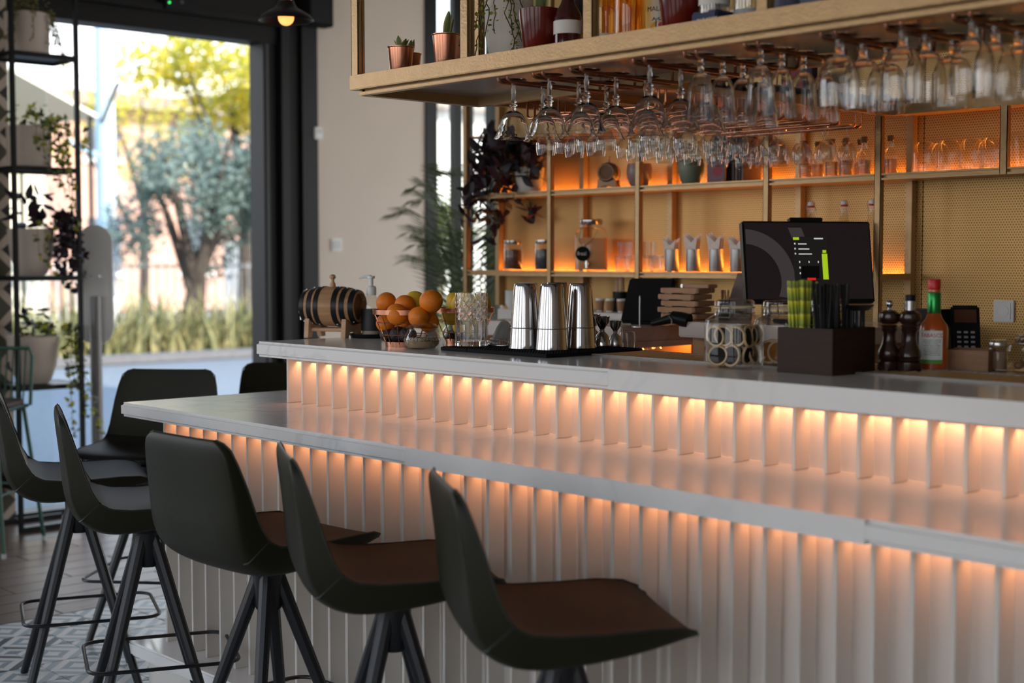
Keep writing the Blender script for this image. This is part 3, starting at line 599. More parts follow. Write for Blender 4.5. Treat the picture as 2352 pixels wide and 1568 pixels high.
# ================================================================== THINGS ON THE RAISED COUNTER
M_oak = P('barrel_oak', (.50, .27, .13), .5, noise=(3, .3), stretch=(2, 30, 30)); M_head = P('barrel_head', (.24, .11, .05), .55, noise=(6, .3))
M_beech = P('beech', (.62, .38, .22), .5, noise=(5, .15), stretch=(2, 14, 14)); M_hoop = P('black_hoop', (.015, .015, .016), .38, .5)
M_clear = P('solid_glass', (1, 1, 1), .02, trans=1., ior=1.45)
RX = Matrix.Rotation(PI/2, 4, 'Y')
def barrel(name, label, loc, rz, s=1., tap_end=-1):
    T = thing(name, label, 'barrel', loc, rz); h = .098*s; zc = .100*s
    def rad(x): return (.065-.014*(x/h)**2*1.0)*s if True else 0
    X = [-h+2*h*i/24 for i in range(25)]
    M0 = Matrix.Translation((0, 0, zc)) @ RX
    MB().lathe([(rad(-h)*.86, -h+.012*s)]+[(rad(-h)*.88, -h)]+[(rad(x), x) for x in X]+[(rad(h)*.88, h), (rad(h)*.86, h-.012*s)], 36).xf(M0).build('staves', M_oak, T)
    for e in (-1, 1): MB().lathe([(.0005, e*(h-.012*s)), (rad(h)*.87, e*(h-.012*s))], 30).xf(M0).build('head', M_head, T)
    for x in (-.9, -.60, -.33, .33, .60, .9):
        a, b = x*h-.0085*s, x*h+.0085*s; H = MB().lathe([(rad(a)*.99, a), (rad(a)+.002*s, a), (rad(b)+.002*s, b), (rad(b)*.99, b)], 36).xf(M0).build('hoop', M_hoop, T)
        q = MB()
        for ang in (-60, 80): q.sphere((x*h, -(rad(x*h)+.002*s)*math.cos(R(ang)), zc+(rad(x*h)+.002*s)*math.sin(R(ang))), .003*s, 8, 5)
        q.build('rivet', M_bsteel, H)
    MB().lathe([(.010*s, .062*s), (.009*s, .074*s), (.0055*s, .080*s), (.0055*s, .088*s), (.0105*s, .093*s), (.0105*s, .099*s), (.006*s, .103*s), (.0005, .104*s)], 16, (0, 0, zc)).build('bung', M_beech, T)
    tp = MB().cyl((-h, 0, zc-.02*s), (-h-.018*s, 0, zc-.02*s), .0055*s).sphere((-h-.018*s, 0, zc-.02*s), .008*s).cyl((-h-.018*s, 0, zc-.02*s), (-h-.018*s, 0, zc-.045*s), .004*s)
    tp.build('tap', M_steel, T); MB().cyl((-h-.018*s, 0, zc-.013*s), (-h-.018*s, 0, zc+.004*s), .004*s).sphere((-h-.018*s, 0, zc+.006*s), .007*s).build('tap_handle', M_steel, T)
    for x in (-.066, .066):
        pr = [(-.062, 0), (-.035, 0), (-.025, .018), (.025, .018), (.035, 0), (.062, 0), (.055, .062), (.036, .052), (.018, .043), (0, .040), (-.018, .043), (-.036, .052), (-.055, .062)]
        MB().rings([[((x+e*.008)*s, py*s, pz*s) for py, pz in pr] for e in (-1, 1)]).build('cradle', M_beech, T, .001)
    for y in (-.035, .035): MB().cyl((-.06*s, y*s, .026*s), (.06*s, y*s, .026*s), .0065*s).build('rail', M_beech, T)
    return T
p = at_z(765, 774, UZ); barrel('oak_barrel', 'small oak barrel with black hoops on a beech cradle on the counter', (p.x, p.y, UZ), R(28))
# soap pump on a black tray
p = at_z(850, 762, UZ); tr = thing('black_tray', 'small black tray under the soap bottle', 'tray', (-3.697, 2.765, UZ)); MB().lathe([(.0005, .003), (.062, .003), (.070, .014), (.073, .014), (.066, 0), (.0005, 0)], 28).build('dish', M_black_pl, tr)
L('soap_bottle', 'clear soap bottle with white pump and black label behind the barrel', 'bottle', (-3.697, 2.765, UZ+.0031),
  [('body', [(.0005, 0), (.031, 0), (.033, .004), (.033, .098), (.028, .118), (.014, .132), (.013, .138)], glassmat('soap_plastic', (.92, .90, .86), .06, .5, .06), 24), ('label', [(.0334, .02), (.0334, .09)], P('black_label', (.02, .018, .018), .5), 24), ('liquid', [(.0005, .004), (.030, .004), (.030, .075), (.0005, .075)], P('soap', (.55, .47, .40), .3), 20),
   ('collar', [(.016, .134), (.0165, .138), (.0165, .160), (.012, .164), (.0005, .164)], M_wplast), ('pump', [(.007, .163), (.007, .186), (.012, .188), (.012, .196), (.0005, .197)], M_wplast)])
s_ = [o for o in bpy.data.objects if o.name.startswith('soap_bottle')][0]
MB().tube([(0, 0, .192), (-.02, -.012, .194), (-.036, -.022, .188)], [.007, .0055, .003], 8).build('spout', M_wplast, s_)
# wire fruit baskets
M_or = P('orange_peel', (.90, .235, .010), .42, noise=(6, .2), bump=(420, .25)); M_lem = P('lemon_peel', (.88, .55, .03), .42, bump=(300, .2)); M_dark = P('dark_passion_fruit', (.025, .018, .018), .45, noise=(20, .4), bump=(120, .5))
def basket(label, loc):
    T = thing('wire_basket', label, 'basket', loc, 0, 'copper wire fruit baskets'); r0, r1, h = .056, .092, .108
    MB().lathe([(r1-.001, h-.014), (r1+.001, h-.014), (r1+.0015, h), (r1-.0005, h), (r1-.001, h-.014)], 40).build('rim', M_copper, T); MB().lathe([(r0-.001, 0), (r0, 0), (r0+.002, .015), (r0+.001, .015), (r0-.001, 0)], 40).build('foot_band', M_copper, T)
    for k in (.035, .07): rr = r0+(r1-r0)*k/h; MB().tube([(rr*math.cos(2*PI*i/32), rr*math.sin(2*PI*i/32), k) for i in range(32)], .0014, 6, True).build('wire', M_copper, T)
    for i in range(12): a = 2*PI*i/12+.1; MB().tube([(r0*math.cos(a), r0*math.sin(a), .008), (r1*math.cos(a), r1*math.sin(a), h-.01)], .0014, 6).build('wire', M_copper, T)
    MB().lathe([(.0005, .006), (r0, .006)], 24).build('base', M_copper, T); return T
def fruit(nm, label, c, r, mat, sc=(1, 1, 1), grp=None, rot=(0, 0, 0)):
    T = thing(nm, label, 'fruit', c, 0, grp); T.rotation_euler = rot
    b = MB().sphere((0, 0, 0), r, 20, 12, sc)
    if nm == 'lemon': b.v = [(x, y, z*(1+.10*(abs(z)/(r*sc[2]))**6)) for x, y, z in b.v]
    b.build('peel', mat, T); MB().sphere((0, 0, r*sc[2]*.985), r*.09, 8, 5, (1, 1, .5)).build('stem_end', P('stem_button', (.16, .15, .04), .8), T); return T
bp = at_z(930, 795, UZ); basket('copper wire basket full of oranges on the counter', (bp.x, bp.y, UZ))
fruits = ((887, 694, -.010, .031, 0), (930, 701, .0, .031, 0), (990, 692, .0, .0345, 0), (912, 722, -.055, .032, 0), (962, 728, -.03, .031, 0), (886, 742, -.02, .029, 0), (955, 690, .05, .028, 1), (930, 742, .02, .03, 0), (985, 740, .02, .03, 0))
for i, (px, py, dy, r, kd) in enumerate(fruits):
    c = at_y(px, py, bp.y+dy)
    if kd: fruit('lemon', 'yellow lemon among the oranges of the copper basket', c, r, M_lem, (1, 1, 1.2), None, (1.2, .4, 0))
    else: fruit('orange', 'whole orange piled in the copper wire basket', c, r, M_or, (1, 1, .95), 'oranges in the copper basket', (random.uniform(-1, 1), random.uniform(-1, 1), random.random()*6))
for px, py in ((892, 773), (937, 771), (915, 780)): c = at_y(px, py, bp.y-.015); fruit('passion_fruit', 'dark wrinkled fruit at the bottom of the copper basket', (c.x, c.y, max(c.z, UZ+.034)), .026, M_dark, (1, 1, .95), 'dark fruit at the bottom of the copper basket')
b2 = (bp.x+.0, bp.y+.225, UZ); basket('copper wire basket of lemons behind the basket of oranges', b2)
for i, (dx, dy, dz) in enumerate(((.03, -.03, .125), (-.03, .0, .12), (.05, .03, .12), (.0, -.045, .085), (.045, -.01, .075), (-.03, .03, .08), (.0, .0, .045))):
    fruit('lemon', 'yellow lemon in the rear copper basket', (b2[0]+dx, b2[1]+dy, UZ+dz), .029, M_lem, (1, 1, 1.22), 'lemons in the rear basket', (random.uniform(.6, 1.6), random.uniform(-.6, .6), random.random()*6))
# apothecary jars
def scatter(mb, n, r, z0, z1, s, seed):
    rd = random.Random(seed)
    for i in range(n):
        a = rd.random()*6.28; q = r*math.sqrt(rd.random()); c = Vector((q*math.cos(a), q*math.sin(a), rd.uniform(z0, z1))); d = Vector((rd.gauss(0, 1), rd.gauss(0, 1), rd.gauss(0, .5))).normalized()*s
        w = d.orthogonal().normalized()*s*.35; mb.add([c-d, c+w, c+d, c-w, c+d.cross(w).normalized()*s*.3], [(0, 1, 4), (1, 2, 4), (2, 3, 4), (3, 0, 4), (0, 3, 2, 1)])
    return mb
def apoth(label, loc, cmat, s=1., cl='tea_leaves'):
    T = L('glass_jar', label, 'jar', loc, [('body', [(.0005, .003), (.040*s, .003), (.050*s, .014*s), (.0525*s, .026*s), (.049*s, .040*s), (.042*s, .050*s), (.041*s, .056*s), (.046*s, .060*s)], M_glass, 28),
        ('lid', [(.046*s, .061*s), (.047*s, .064*s), (.036*s, .072*s), (.012*s, .078*s), (.007*s, .082*s), (.012*s, .086*s), (.0165*s, .093*s), (.013*s, .100*s), (.0005, .101*s)], M_glass, 28)])
    c = scatter(MB().lathe([(.0005, .005), (.039*s, .005), (.047*s, .015*s), (.048*s, .024*s), (.0005, .026*s)], 24), 900, .046*s, .012, .032*s, .006, 5).build(cl, cmat, T); c['kind'] = 'stuff'; return T
M_tea = P('herbs', (.42, .30, .16), .8, noise=(60, .5)); M_pep = P('black_pepper', (.02, .018, .018), .6)
p = at_z(971, 800, UZ)-Vector((-.012, .012, 0)); apoth('low clear glass jar with knob lid holding dried brown herbs', (p.x, p.y, UZ), M_tea); p2 = at_z(1040, 786, UZ); apoth('low clear glass jar with knob lid holding black pepper', (p2.x, p2.y+.02, UZ), M_pep, .95, 'peppercorns')
p3 = at_z(1136, 775, UZ); T = L('glass_dish', 'small clear ruffled glass dish behind the mixing glass', 'dish', (-3.12, 2.88, UZ), [('bowl', [(.0005, .0), (.03, .0), (.036, .03), (.04, .05), (.05, .062)], M_glass, 24), ('contents', [(.0005, .02), (.03, .02), (.0005, .03)], P('brown_beads', (.10, .04, .02), .4), 16)])
# bar mat, mixing glass, strainer, tins, jiggers
mt = thing('bar_mat', 'black rubber bar mat under the shaker tins', 'mat', (0, 0, UZ))
for a, b in ((-3.05, -2.94), (-2.939, -2.625)): MB().box(a, b, 2.52, 2.885, 0, .010).build('mat_piece', M_black_rub, mt, .001)
nub = MB()
for i in range(40):
    for j in range(34): nub.box(-3.045+.0105*i, -3.040+.0105*i, 2.525+.0105*j, 2.530+.0105*j, .010, .0115)
o = nub.build('nubs', M_black_rub, mt, smooth=0); o['kind'] = 'stuff'
MZ = UZ+.0116
p = at_z(1083, 793, MZ); T = thing('mixing_glass', 'cut crystal mixing glass with fluted base and diamond band', 'glass', (p.x, p.y, MZ)); mb = MB(True); rs = []; n = 96
for k in range(37):
    z = .148*k/36; row = []
    for j in range(n):
        a = 2*PI*j/n; f = 0
        if z < .078: f = .035*abs(math.cos(a*7))-.02
        elif z < .138: f = .055*(abs(math.sin(a*7+z*120))+abs(math.sin(a*7-z*120)))*.5-.03
        r = .0455*(1+f); row.append((r*math.cos(a), r*math.sin(a), z))
    rs.append(row)
for k in range(9): z = .148-.135*k/8; rs.append([(.0405*math.cos(2*PI*j/n), .0405*math.sin(2*PI*j/n), z) for j in range(n)])
mb.rings(rs); mb.build('glass_body', M_clear, T, smooth=20)
p = at_z(1158, 793, MZ); T = thing('cocktail_strainer', 'steel strainers with fine mesh cone and coiled springs beside the tins', 'strainer', (p.x, p.y, MZ))
MB().lathe([(.034, .020), (.030, .032), (.021, .052), (.012, .066), (.004, .070), (.0005, .0705)], 22).build('mesh_cone', P('wire_mesh', (.42, .40, .38), .4, .9, bump=(900, .8)), T)
for z in (.007, .017):
    pts = []; nn = 44*8
    for i in range(nn): a = 2*PI*i/nn; b = 44*a; rr = .036+.004*math.cos(b); pts.append((rr*math.cos(a), rr*math.sin(a), z+.004*math.sin(b)))
    MB().tube(pts, .0009, 4, True).build('spring', M_bsteel, T)
MB().lathe([(.0005, .001), (.036, .001), (.036, .003), (.0005, .003)], 24).build('plate', M_bsteel, T); MB().box(-.075, -.034, -.008, .008, .001, .003).build('tab', M_bsteel, T, .0008)
TIN = [(.0435, 0), (.0445, .0015), (.0440, .004), (.0425, .012), (.040, .055), (.0395, .058), (.034, .125), (.0305, .168), (.029, .174), (.0275, .176), (.026, .175), (.0255, .172), (.0005, .171)]
tins = ((1206, 800, 'steel shaker tin standing upside down next to the strainer'), (1267, 803, 'steel shaker tin standing upside down at the front corner of the black mat'), (1333, 799, 'steel shaker tin standing upside down next to the jiggers'), (1297, 790, 'steel shaker tin mostly hidden behind the other three'))
for i, (px, py, lb) in enumerate(tins):
    p = at_z(px, py, MZ) if i < 3 else Vector((-2.872, 2.80, MZ))
    L('shaker_tin', lb, 'shaker', (p.x, p.y, MZ), [('cup', TIN, M_steel, 40), ('weld_ring', [(.0402, .0555), (.0408, .0565), (.0400, .0580)], M_bsteel, 40, 'open')], 'steel shaker tins')
JIG = [(.023, 0), (.0235, .002), (.022, .016), (.016, .034), (.006, .044), (.0045, .047), (.008, .052), (.018, .068), (.0215, .085), (.0208, .085), (.017, .069), (.0005, .055)]
for px, py, s, m, lb in ((1383, 797, 1.0, M_steel, 'tall polished steel jigger next to the shaker tins'), (1413, 795, .86, M_bsteel, 'brushed steel bell jigger with a collar at the mat edge'), (1362, 790, 1.0, M_steel, 'polished steel jigger half hidden behind a shaker tin')):
    p = at_z(px, py, MZ); L('jigger', lb, 'jigger', (p.x, p.y, MZ), [('cups', [(r*s, z*(s if s == 1 else .84)) for r, z in JIG], m, 28), ('ring', [(.0062*s, .044*s), (.0085*s, .046*s), (.0062*s, .049*s)], m, 20, 'open')], 'steel jiggers')
p = at_z(1441, 802, UZ); L('shot_glass', 'small clear glass behind the jiggers', 'glass', (p.x, p.y, UZ), [('bowl', [(.0005, .002), (.020, .002), (.0225, .03), (.021, .048), (.018, .05)], M_glass)])
# dried citrus jars
M_rind = P('dried_rind', (.70, .50, .30), .6, noise=(30, .2)); M_flesh = P('dried_lime_flesh', (.018, .012, .010), .6, noise=(40, .5), spec=.15); M_flesho = P('dried_orange_flesh', (.40, .13, .02), .35, noise=(40, .4))
def cjar(label, loc, w, h, rz=0):
    T = thing('clip_jar', label, 'jar', loc, rz, 'clip top glass jars'); a, c = w/2, w/2*.45; rs = []
    def ring(k, z, rnd): 
        pts = []
        for q, (sx, sy) in enumerate(((1, 1), (-1, 1), (-1, -1), (1, -1))):
            for e in range(5): an = R(90*q+22.5*e); pts.append((sx*(a*k-rnd)+rnd*math.cos(an), sy*(a*k-rnd)+rnd*math.sin(an), z))
        return pts
    MB().rings([ring(.90, .002, c*.8), ring(.97, .006, c), ring(1, .02, c), ring(1, h*.62, c), ring(.97, h*.70, c*1.1), ring(.80, h*.77, a*.76), ring(.78, h*.80, a*.77), ring(.78, h*.86, a*.77)], (True, False)).build('body', M_glass, T)
    MB().lathe([(a*.79, h*.865), (a*.82, h*.87), (a*.82, h*.885), (a*.78, h*.89)], 28).build('gasket', P('pale_gasket', (.62, .50, .34), .5), T)
    MB().lathe([(a*.80, h*.892), (a*.82, h*.90), (a*.80, h*.965), (a*.70, h*.99), (.0005, h*.995)], 28).build('lid', M_glass, T)
    wr = MB().tube([(a*.80*math.cos(t_), a*.80*math.sin(t_), h*.80) for t_ in [2*PI*i/28 for i in range(28)]], .0015, 6, True)
    wr.tube([(a*.25, -a*.80, h*.80), (a*.25, -a*.92, h*.74), (-a*.25, -a*.92, h*.74), (-a*.25, -a*.80, h*.80)], .0015, 6).tube([(-a*.2, -a*.8, h*.8), (-a*.2, -a*.84, h*.93), (a*.2, -a*.84, h*.93), (a*.2, -a*.8, h*.8)], .0015, 6)
    wr.build('wire_clip', M_steel, T); return T
def slices(loc, rz, w, h, n, flesh, nm, label, grp, seed, rmax=.027):
    rd = random.Random(seed); a = w/2; spots = []; step = rmax*1.66; rows = int((h*.64)/step)
    for lay in range(2):
        for k in range(rows):
            for side in (0, 1):
                for u in ((-.55, .5) if k % 2 == 0 else (-.05, .85, -.9)): spots.append((lay, side, u, k))
    for lay, side, u, k in spots[:n]:
        r = rd.uniform(.86, 1)*rmax; u = max(-1, min(1, u+rd.uniform(-.1, .1)))*(a-r-.005); z = .008+r+k*step+rd.uniform(-.003, .003); dn = a-.011-.022*lay-.006*rd.random()
        lx, ly = ((u, -dn), (dn, u))[side]
        g = Vector((lx, ly, 0)); g.rotate(Matrix.Rotation(rz, 3, 'Z')); T = thing(nm, label, 'fruit slice', (loc[0]+g.x, loc[1]+g.y, loc[2]+z), 0, grp)
        T.rotation_euler = (R(90)+rd.uniform(-.28, .28), rd.uniform(-.3, .3), rz+(0, PI/2)[side]+rd.uniform(-.22, .22))
        MB().lathe([(r*.80, -.0018), (r, -.0026), (r*1.01, .0005), (r*.97, .003), (r*.80, .0018)], 22).build('rind', M_rind, T); MB().lathe([(.0005, -.0012), (r*.8, -.0014), (r*.8, .0012), (.0005, .0012)], 18).build('flesh', flesh, T)
p = at_z(1678, 846, UZ); J1 = (p.x, p.y+.012, UZ); cjar('clip top glass jar packed with dark dried lime slices', J1, .116, .162, R(12)); slices(J1, R(12), .116, .162, 26, M_flesh, 'dried_lime_slice', 'dried lime slice with pale rind and black flesh inside the clip jar', 'dried lime slices', 4)
J2 = (J1[0]+.035, J1[1]+.135, UZ); cjar('clip top glass jar of dried orange slices behind the lime jar', J2, .112, .158, R(12)); slices(J2, R(12), .112, .158, 18, M_flesho, 'dried_orange_slice', 'dried orange slice inside the second clip jar', 'dried orange slices', 9, .032)
J3 = (J2[0]+.03, J2[1]+.135, UZ); UYX = J3[1]+.08; cjar('clip top glass jar standing last, behind the orange slice jar', J3, .11, .16, R(12))
# dark wooden box with straws
bx = thing('wooden_box', 'dark stained wooden box holding straws and bar tools', 'box', (-1.878, 2.675, UZ)); M_dw = P('dark_walnut', (.040, .018, .011), .5, noise=(4, .4), stretch=(4, 4, 22), spec=.25)
bw, bd, bh, th = .074, .082, .102, .008
for nm, b in (('side_board', (-bw, bw, -bd, -bd+th, 0, bh)), ('side_board', (-bw, bw, bd-th, bd, 0, bh)), ('side_board', (-bw, -bw+th, -bd+th, bd-th, 0, bh)), ('side_board', (bw-th, bw, -bd+th, bd-th, 0, bh)), ('bottom', (-bw+th, bw-th, -bd+th, bd-th, 0, th))): MB().box(*b).build(nm, M_dw, bx, .001)
MB().box(-.003, .003, -bd+th, bd-th, th, bh-.01).build('divider', M_dw, bx)
M_straw = P('bamboo_straw', (.45, .50, .03), .5); t = M_straw.node_tree; b_ = t.nodes['Principled BSDF']; tc = N(t, 'ShaderNodeTexCoord'); sx = N(t, 'ShaderNodeSeparateXYZ'); t.links.new(tc.outputs['Object'], sx.inputs[0])
fr_ = MATH(t, 'FRACT', MATH(t, 'MULTIPLY', sx.outputs[2], 34)); r = N(t, 'ShaderNodeValToRGB'); e = r.color_ramp.elements; e[0].position = 0; e[0].color = (.80, .75, .12, 1); e[1].position = 1; e[1].color = (.72, .66, .02, 1)
k = e.new(.18); k.color = (.20, .26, .03, 1); k = e.new(.62); k.color = (.38, .42, .04, 1); t.links.new(fr_, r.inputs[0]); t.links.new(r.outputs[0], b_.inputs['Base Color'])
def straws(n, x0, x1, y0, y1, lb, grp, mat, length, seed, spread):
    rd = random.Random(seed); me = MB().lathe([(.0024, 0), (.0033, 0), (.0033, length), (.0024, length), (.0024, 0)], 10).mesh('straw')
    for i in range(n):
        x, y = rd.uniform(x0, x1), rd.uniform(y0, y1); o = obj('drinking_straw', me, mat, None, (-1.878+x, 2.675+y, UZ+.009+rd.uniform(0, .004)), (rd.uniform(-.04, .12)*spread, (x-(x0+x1)/2)*3*spread, rd.random()*6.28 if spread == 0 else 0)); tag(o, lb, 'straw', grp)
straws(20, -.052, -.022, -.062, -.02, 'yellow and green bamboo print straw in the dark box', 'bamboo print straws', M_straw, .195, 2, 1.)
straws(22, .008, .040, -.055, .02, 'plain black drinking straw in the dark box', 'black straws', M_black_pl, .188, 3, 1.)
rd = random.Random(12)
sh = MB().cyl((0, 0, 0), (0, 0, .135), .003, seg=8).mesh('short_straw')
for i in range(12): o = obj('short_straw', sh, M_black_pl, None, (-1.85+.012*(i % 4), 2.70+.012*(i//4), UZ+.009)); tag(o, 'short black sip straw at the rear of the dark box', 'straw', 'short black sip straws')
T = thing('bar_spoon', 'steel strainer spoon with black handle resting on the dark box', 'spoon', (-1.822, 2.715, UZ+.010)); MB().cyl((0, 0, 0), (0, 0, .13), .006, .009, 12).build('handle', M_steel, T); MB().lathe([(.0005, .132), (.02, .134), (.034, .142), (.036, .142), (.022, .130), (.0005, .128)], 20).build('bowl', M_bsteel, T)
# pepper mills, sauce bottle
M_mill = P('mill_wood', (.040, .016, .010), .22, noise=(8, .3), coat=.4)
def mill(label, px, py, capmat, s):
    p = at_z(px, py, UZ); L('pepper_mill', label, 'mill', (p.x, p.y, UZ), [('base', [(.0245*s, 0), (.0255*s, .003), (.0255*s, .022), (.022*s, .024), (.0255*s, .028), (.0225*s, .031), (.025*s, .036), (.0235*s, .048), (.017*s, .062), (.0145*s, .075), (.0145*s, .088), (.0185*s, .096), (.0165*s, .099), (.019*s, .103), (.017*s, .106)], M_mill, 26),
        ('head', [(.016*s, .107), (.022*s, .113), (.0245*s, .122), (.0225*s, .131), (.014*s, .137), (.007*s, .139)], M_mill, 26), ('finial', capmat[1], capmat[0], 18)], 'dark wooden mills')
mill('dark turned pepper mill with small round steel knob', 2041, 852, (M_steel, [(.005, .139), (.004, .144), (.0075, .150), (.0075, .156), (.005, .160), (.0005, .161)]), 1.0)
mill('dark turned mill with steel and black cylinder top', 2088, 854, (M_steel, [(.012, .139), (.0125, .160), (.0005, .161)]), 1.06)
T = [o for o in bpy.data.objects if o.name.startswith('pepper_mill.001')][0]; MB().lathe([(.0115, .160), (.0115, .174), (.0005, .175)], 18).build('black_cap', M_black_pl, T)
p = at_z(2143, 850, UZ); M_sauce = P('red_pepper_sauce', (.40, .045, .008), .25, noise=(9, .4, (.55, .12, .02)), coat=.6)
T = L('sauce_bottle', 'tall pepper sauce bottle with red cap, green neck foil and white label', 'bottle', (p.x, p.y, UZ), [('body', [(.029, 0), (.032, .003), (.0325, .008), (.0325, .092), (.030, .104), (.020, .117), (.0155, .128), (.0135, .132)], M_sauce, 32), ('base_glass', [(.0005, .0002), (.0328, .0002), (.0332, .004), (.0332, .007)], M_glass, 32),
    ('neck_foil', [(.0145, .131), (.0152, .134), (.0150, .176), (.0140, .178)], P('green_foil', (.03, .30, .07), .25, .7), 28), ('neck', [(.013, .177), (.014, .181), (.0125, .186)], M_sauce, 24), ('cap', [(.0135, .185), (.0140, .187), (.0140, .206), (.0128, .208), (.0005, .208)], P('red_cap', (.62, .015, .02), .35), 28)])
lab = MB(); n = 22; a0, a1 = R(-128), R(-22)
for zA, zB, nm, mm in ((.026, .092, 'label', P('paper_label', (.78, .80, .74), .6)), (.017, .026, 'label_band', P('green_print', (.12, .36, .06), .6))):
    q = MB(); q.v = [(.0330*math.cos(a0+(a1-a0)*i/n), .0330*math.sin(a0+(a1-a0)*i/n), z) for z in (zA, zB) for i in range(n+1)]; q.f = [(i, i+1, n+2+i, n+1+i) for i in range(n)]; q.build(nm, mm, T)
am = R(-65); M_redp = P('red_print', (.62, .05, .06), .6); M_ink = P('grey_print', (.16, .17, .16), .6)
def wrap_text(txt, size, z, ang, mat): 
    o = text_mesh(txt, size, mat, T, (.0334*math.cos(ang), .0334*math.sin(ang), z), (PI/2, 0, ang+PI/2), bend=.0334); return o
wrap_text('TABASCO', .0125, .081, am, M_redp)
rd = random.Random(3)
for i in range(9): wrap_text(''.join(rd.choice('nmoeuitrs') if rd.random() > .2 else ' ' for _ in range(26)), .0034, .071-.0042*i, am, M_ink)
# ledge with boxes and jars at the inner edge
lg = thing('inner_ledge', 'steel topped ledge behind the raised counter', 'ledge', (0, 0, 0)); MB().box(-2.0, XE, 2.957, 3.2, 1.06, 1.100).build('top', P('ledge_steel', (.40, .33, .26), .35, .6), lg, .003); MB().box(-1.98, XE, 2.957, 3.19, 0, 1.06).build('body', M_white, lg)
p = at_z(2216, 852, 1.1); T = thing('small_crate', 'small open light wood crate behind the sauce bottle', 'crate', (p.x, p.y+.03, 1.1), R(20)); M_lw = P('crate_wood', (.36, .19, .09), .55, noise=(5, .25), stretch=(3, 16, 16))
for b in ((-.045, .045, -.05, -.043, 0, .05), (-.045, .045, .043, .05, 0, .05), (-.045, -.038, -.043, .043, 0, .05), (.038, .045, -.043, .043, 0, .05)): MB().box(*b).build('board', M_lw, T, .001)
MB().box(-.038, .038, -.043, .043, 0, .006).build('bottom', M_lw, T)
p = at_z(2277, 852, 1.1); L('spice_jar', 'small clear spice jar with a metal band beside the crate', 'jar', (p.x, p.y+.03, 1.1), [('body', [(.0005, .001), (.020, .001), (.021, .004), (.021, .050), (.018, .056)], M_glass), ('band', [(.0205, .056), (.021, .058), (.021, .064), (.0205, .066)], M_bsteel), ('lid', [(.020, .066), (.020, .072), (.0005, .073)], M_glass), ('sugar', [(.0005, .003), (.019, .003), (.019, .045), (.0005, .046)], P('brown_sugar', (.40, .25, .16), .8))])
p = at_z(2345, 855, 1.1); cj = cjar('wide clip jar with nuts beside the spice jar', (p.x+.0, p.y+.05, 1.1), .095, .088); rd = random.Random(8)
for i in range(7):
    o = MB().sphere((0, 0, 0), .011, 10, 7, (1, .85, .8)).build('almond', P('nut_brown', (.34, .17, .08), .7, noise=(60, .4)), None, loc=(p.x+rd.uniform(-.03, .03), p.y+.05+rd.uniform(-.03, .03), 1.1+.013+.010*(i % 2))); tag(o, 'brown nut at the bottom of the wide clip jar', 'nut', 'nuts in the clip jar')
p = at_z(2215, 800, 1.1); T = thing('card_terminal', 'black card terminal leaning on its dock behind the sauce bottle', 'card terminal', (p.x+.36, p.y-.33, 1.1), R(50)) if False else thing('card_terminal', 'black card terminal leaning on its dock behind the sauce bottle', 'card terminal', (at_y(2222, 790, 3.12).x, 3.12, 1.1), R(35))
MB().box(-.035, .035, -.05, .06, 0, .012).build('dock', M_black_pl, T, .002); MB().box(-.034, .034, -.010, .012, 0, .15).xf(Matrix.Translation((0, .02, .01)) @ Matrix.Rotation(R(-28), 4, 'X')).build('handset', M_black_pl, T, .005)
MB().box(-.026, .026, -.0118, -.0105, .10, .135).xf(Matrix.Translation((0, .02, .01)) @ Matrix.Rotation(R(-28), 4, 'X')).build('screen', P('brown_screen', (.10, .035, .02), .15), T); kb = MB().box(-.005, .005, -.0125, -.0105, -.003, .003).mesh('key', .0008)
for i in range(3):
    for j in range(4): o = obj('key', kb, P('grey_key', (.35, .33, .33), .5), T); o.matrix_local = Matrix.Translation((0, .02, .01)) @ Matrix.Rotation(R(-28), 4, 'X') @ Matrix.Translation((-.016+.016*i, 0, .035+.013*j))
p = at_y(2140, 690, 3.16); T = thing('receipt_printer', 'black receipt printer behind the sauce bottle', 'printer', (p.x, 3.14, 1.1)); MB().box(-.05, .05, -.04, .05, 0, .135).build('case', M_black_pl, T, .006); MB().box(-.04, .04, -.0415, -.039, .08, .1).build('paper_slot', M_black_rub, T)
# ================================================================== THINGS ON THE BACK SHELVES
US, LS, BC = 1.631, 1.311, 1.157
def bx_at(px, y=4.03): return at_y(px, 500, y).x
M_amber = P('amber_spirit', (.80, .36, .04), .04, trans=.85, ior=1.36); M_cork = P('cork', (.30, .16, .09), .8)
barrel('oak_barrel', 'small oak barrel with black hoops on the upper back shelf', (bx_at(1392), 4.045, US), R(-58), .62)
def pot(label, px, y, z, prof, m, group=None, seg=28): return L('flower_pot', label, 'pot', (at_y(px, 500, y).x, y, z), [('wall', prof, m, seg)], group)
BOWL = [(.0005, 0), (.026, 0), (.036, .015), (.043, .04), (.044, .06), (.040, .078), (.037, .078), (.040, .06), (.03, .02), (.0005, .02)]
pot('round mauve ceramic pot next to the small shelf barrel', 1468, 4.04, US, [(r*1.12, z*1.15) for r, z in BOWL], P('mauve_glaze', (.30, .20, .19), .3))
pot('round sage green ceramic pot on the upper back shelf', 1586, 4.04, US, [(r*1.12, z*1.2) for r, z in BOWL], P('sage_glaze', (.20, .23, .16), .35))
T = thing('cocktail_book', 'picture covered cocktail book standing beside the green pot', 'book', (bx_at(1646), 4.03, US), R(8)); MB().box(-.035, .035, -.006, .006, 0, .125).build('pages', P('book_paper', (.7, .62, .5), .8), T); MB().box(-.036, .036, -.0085, -.006, 0, .127).build('cover', P('mauve_cover', (.22, .10, .13), .5), T)
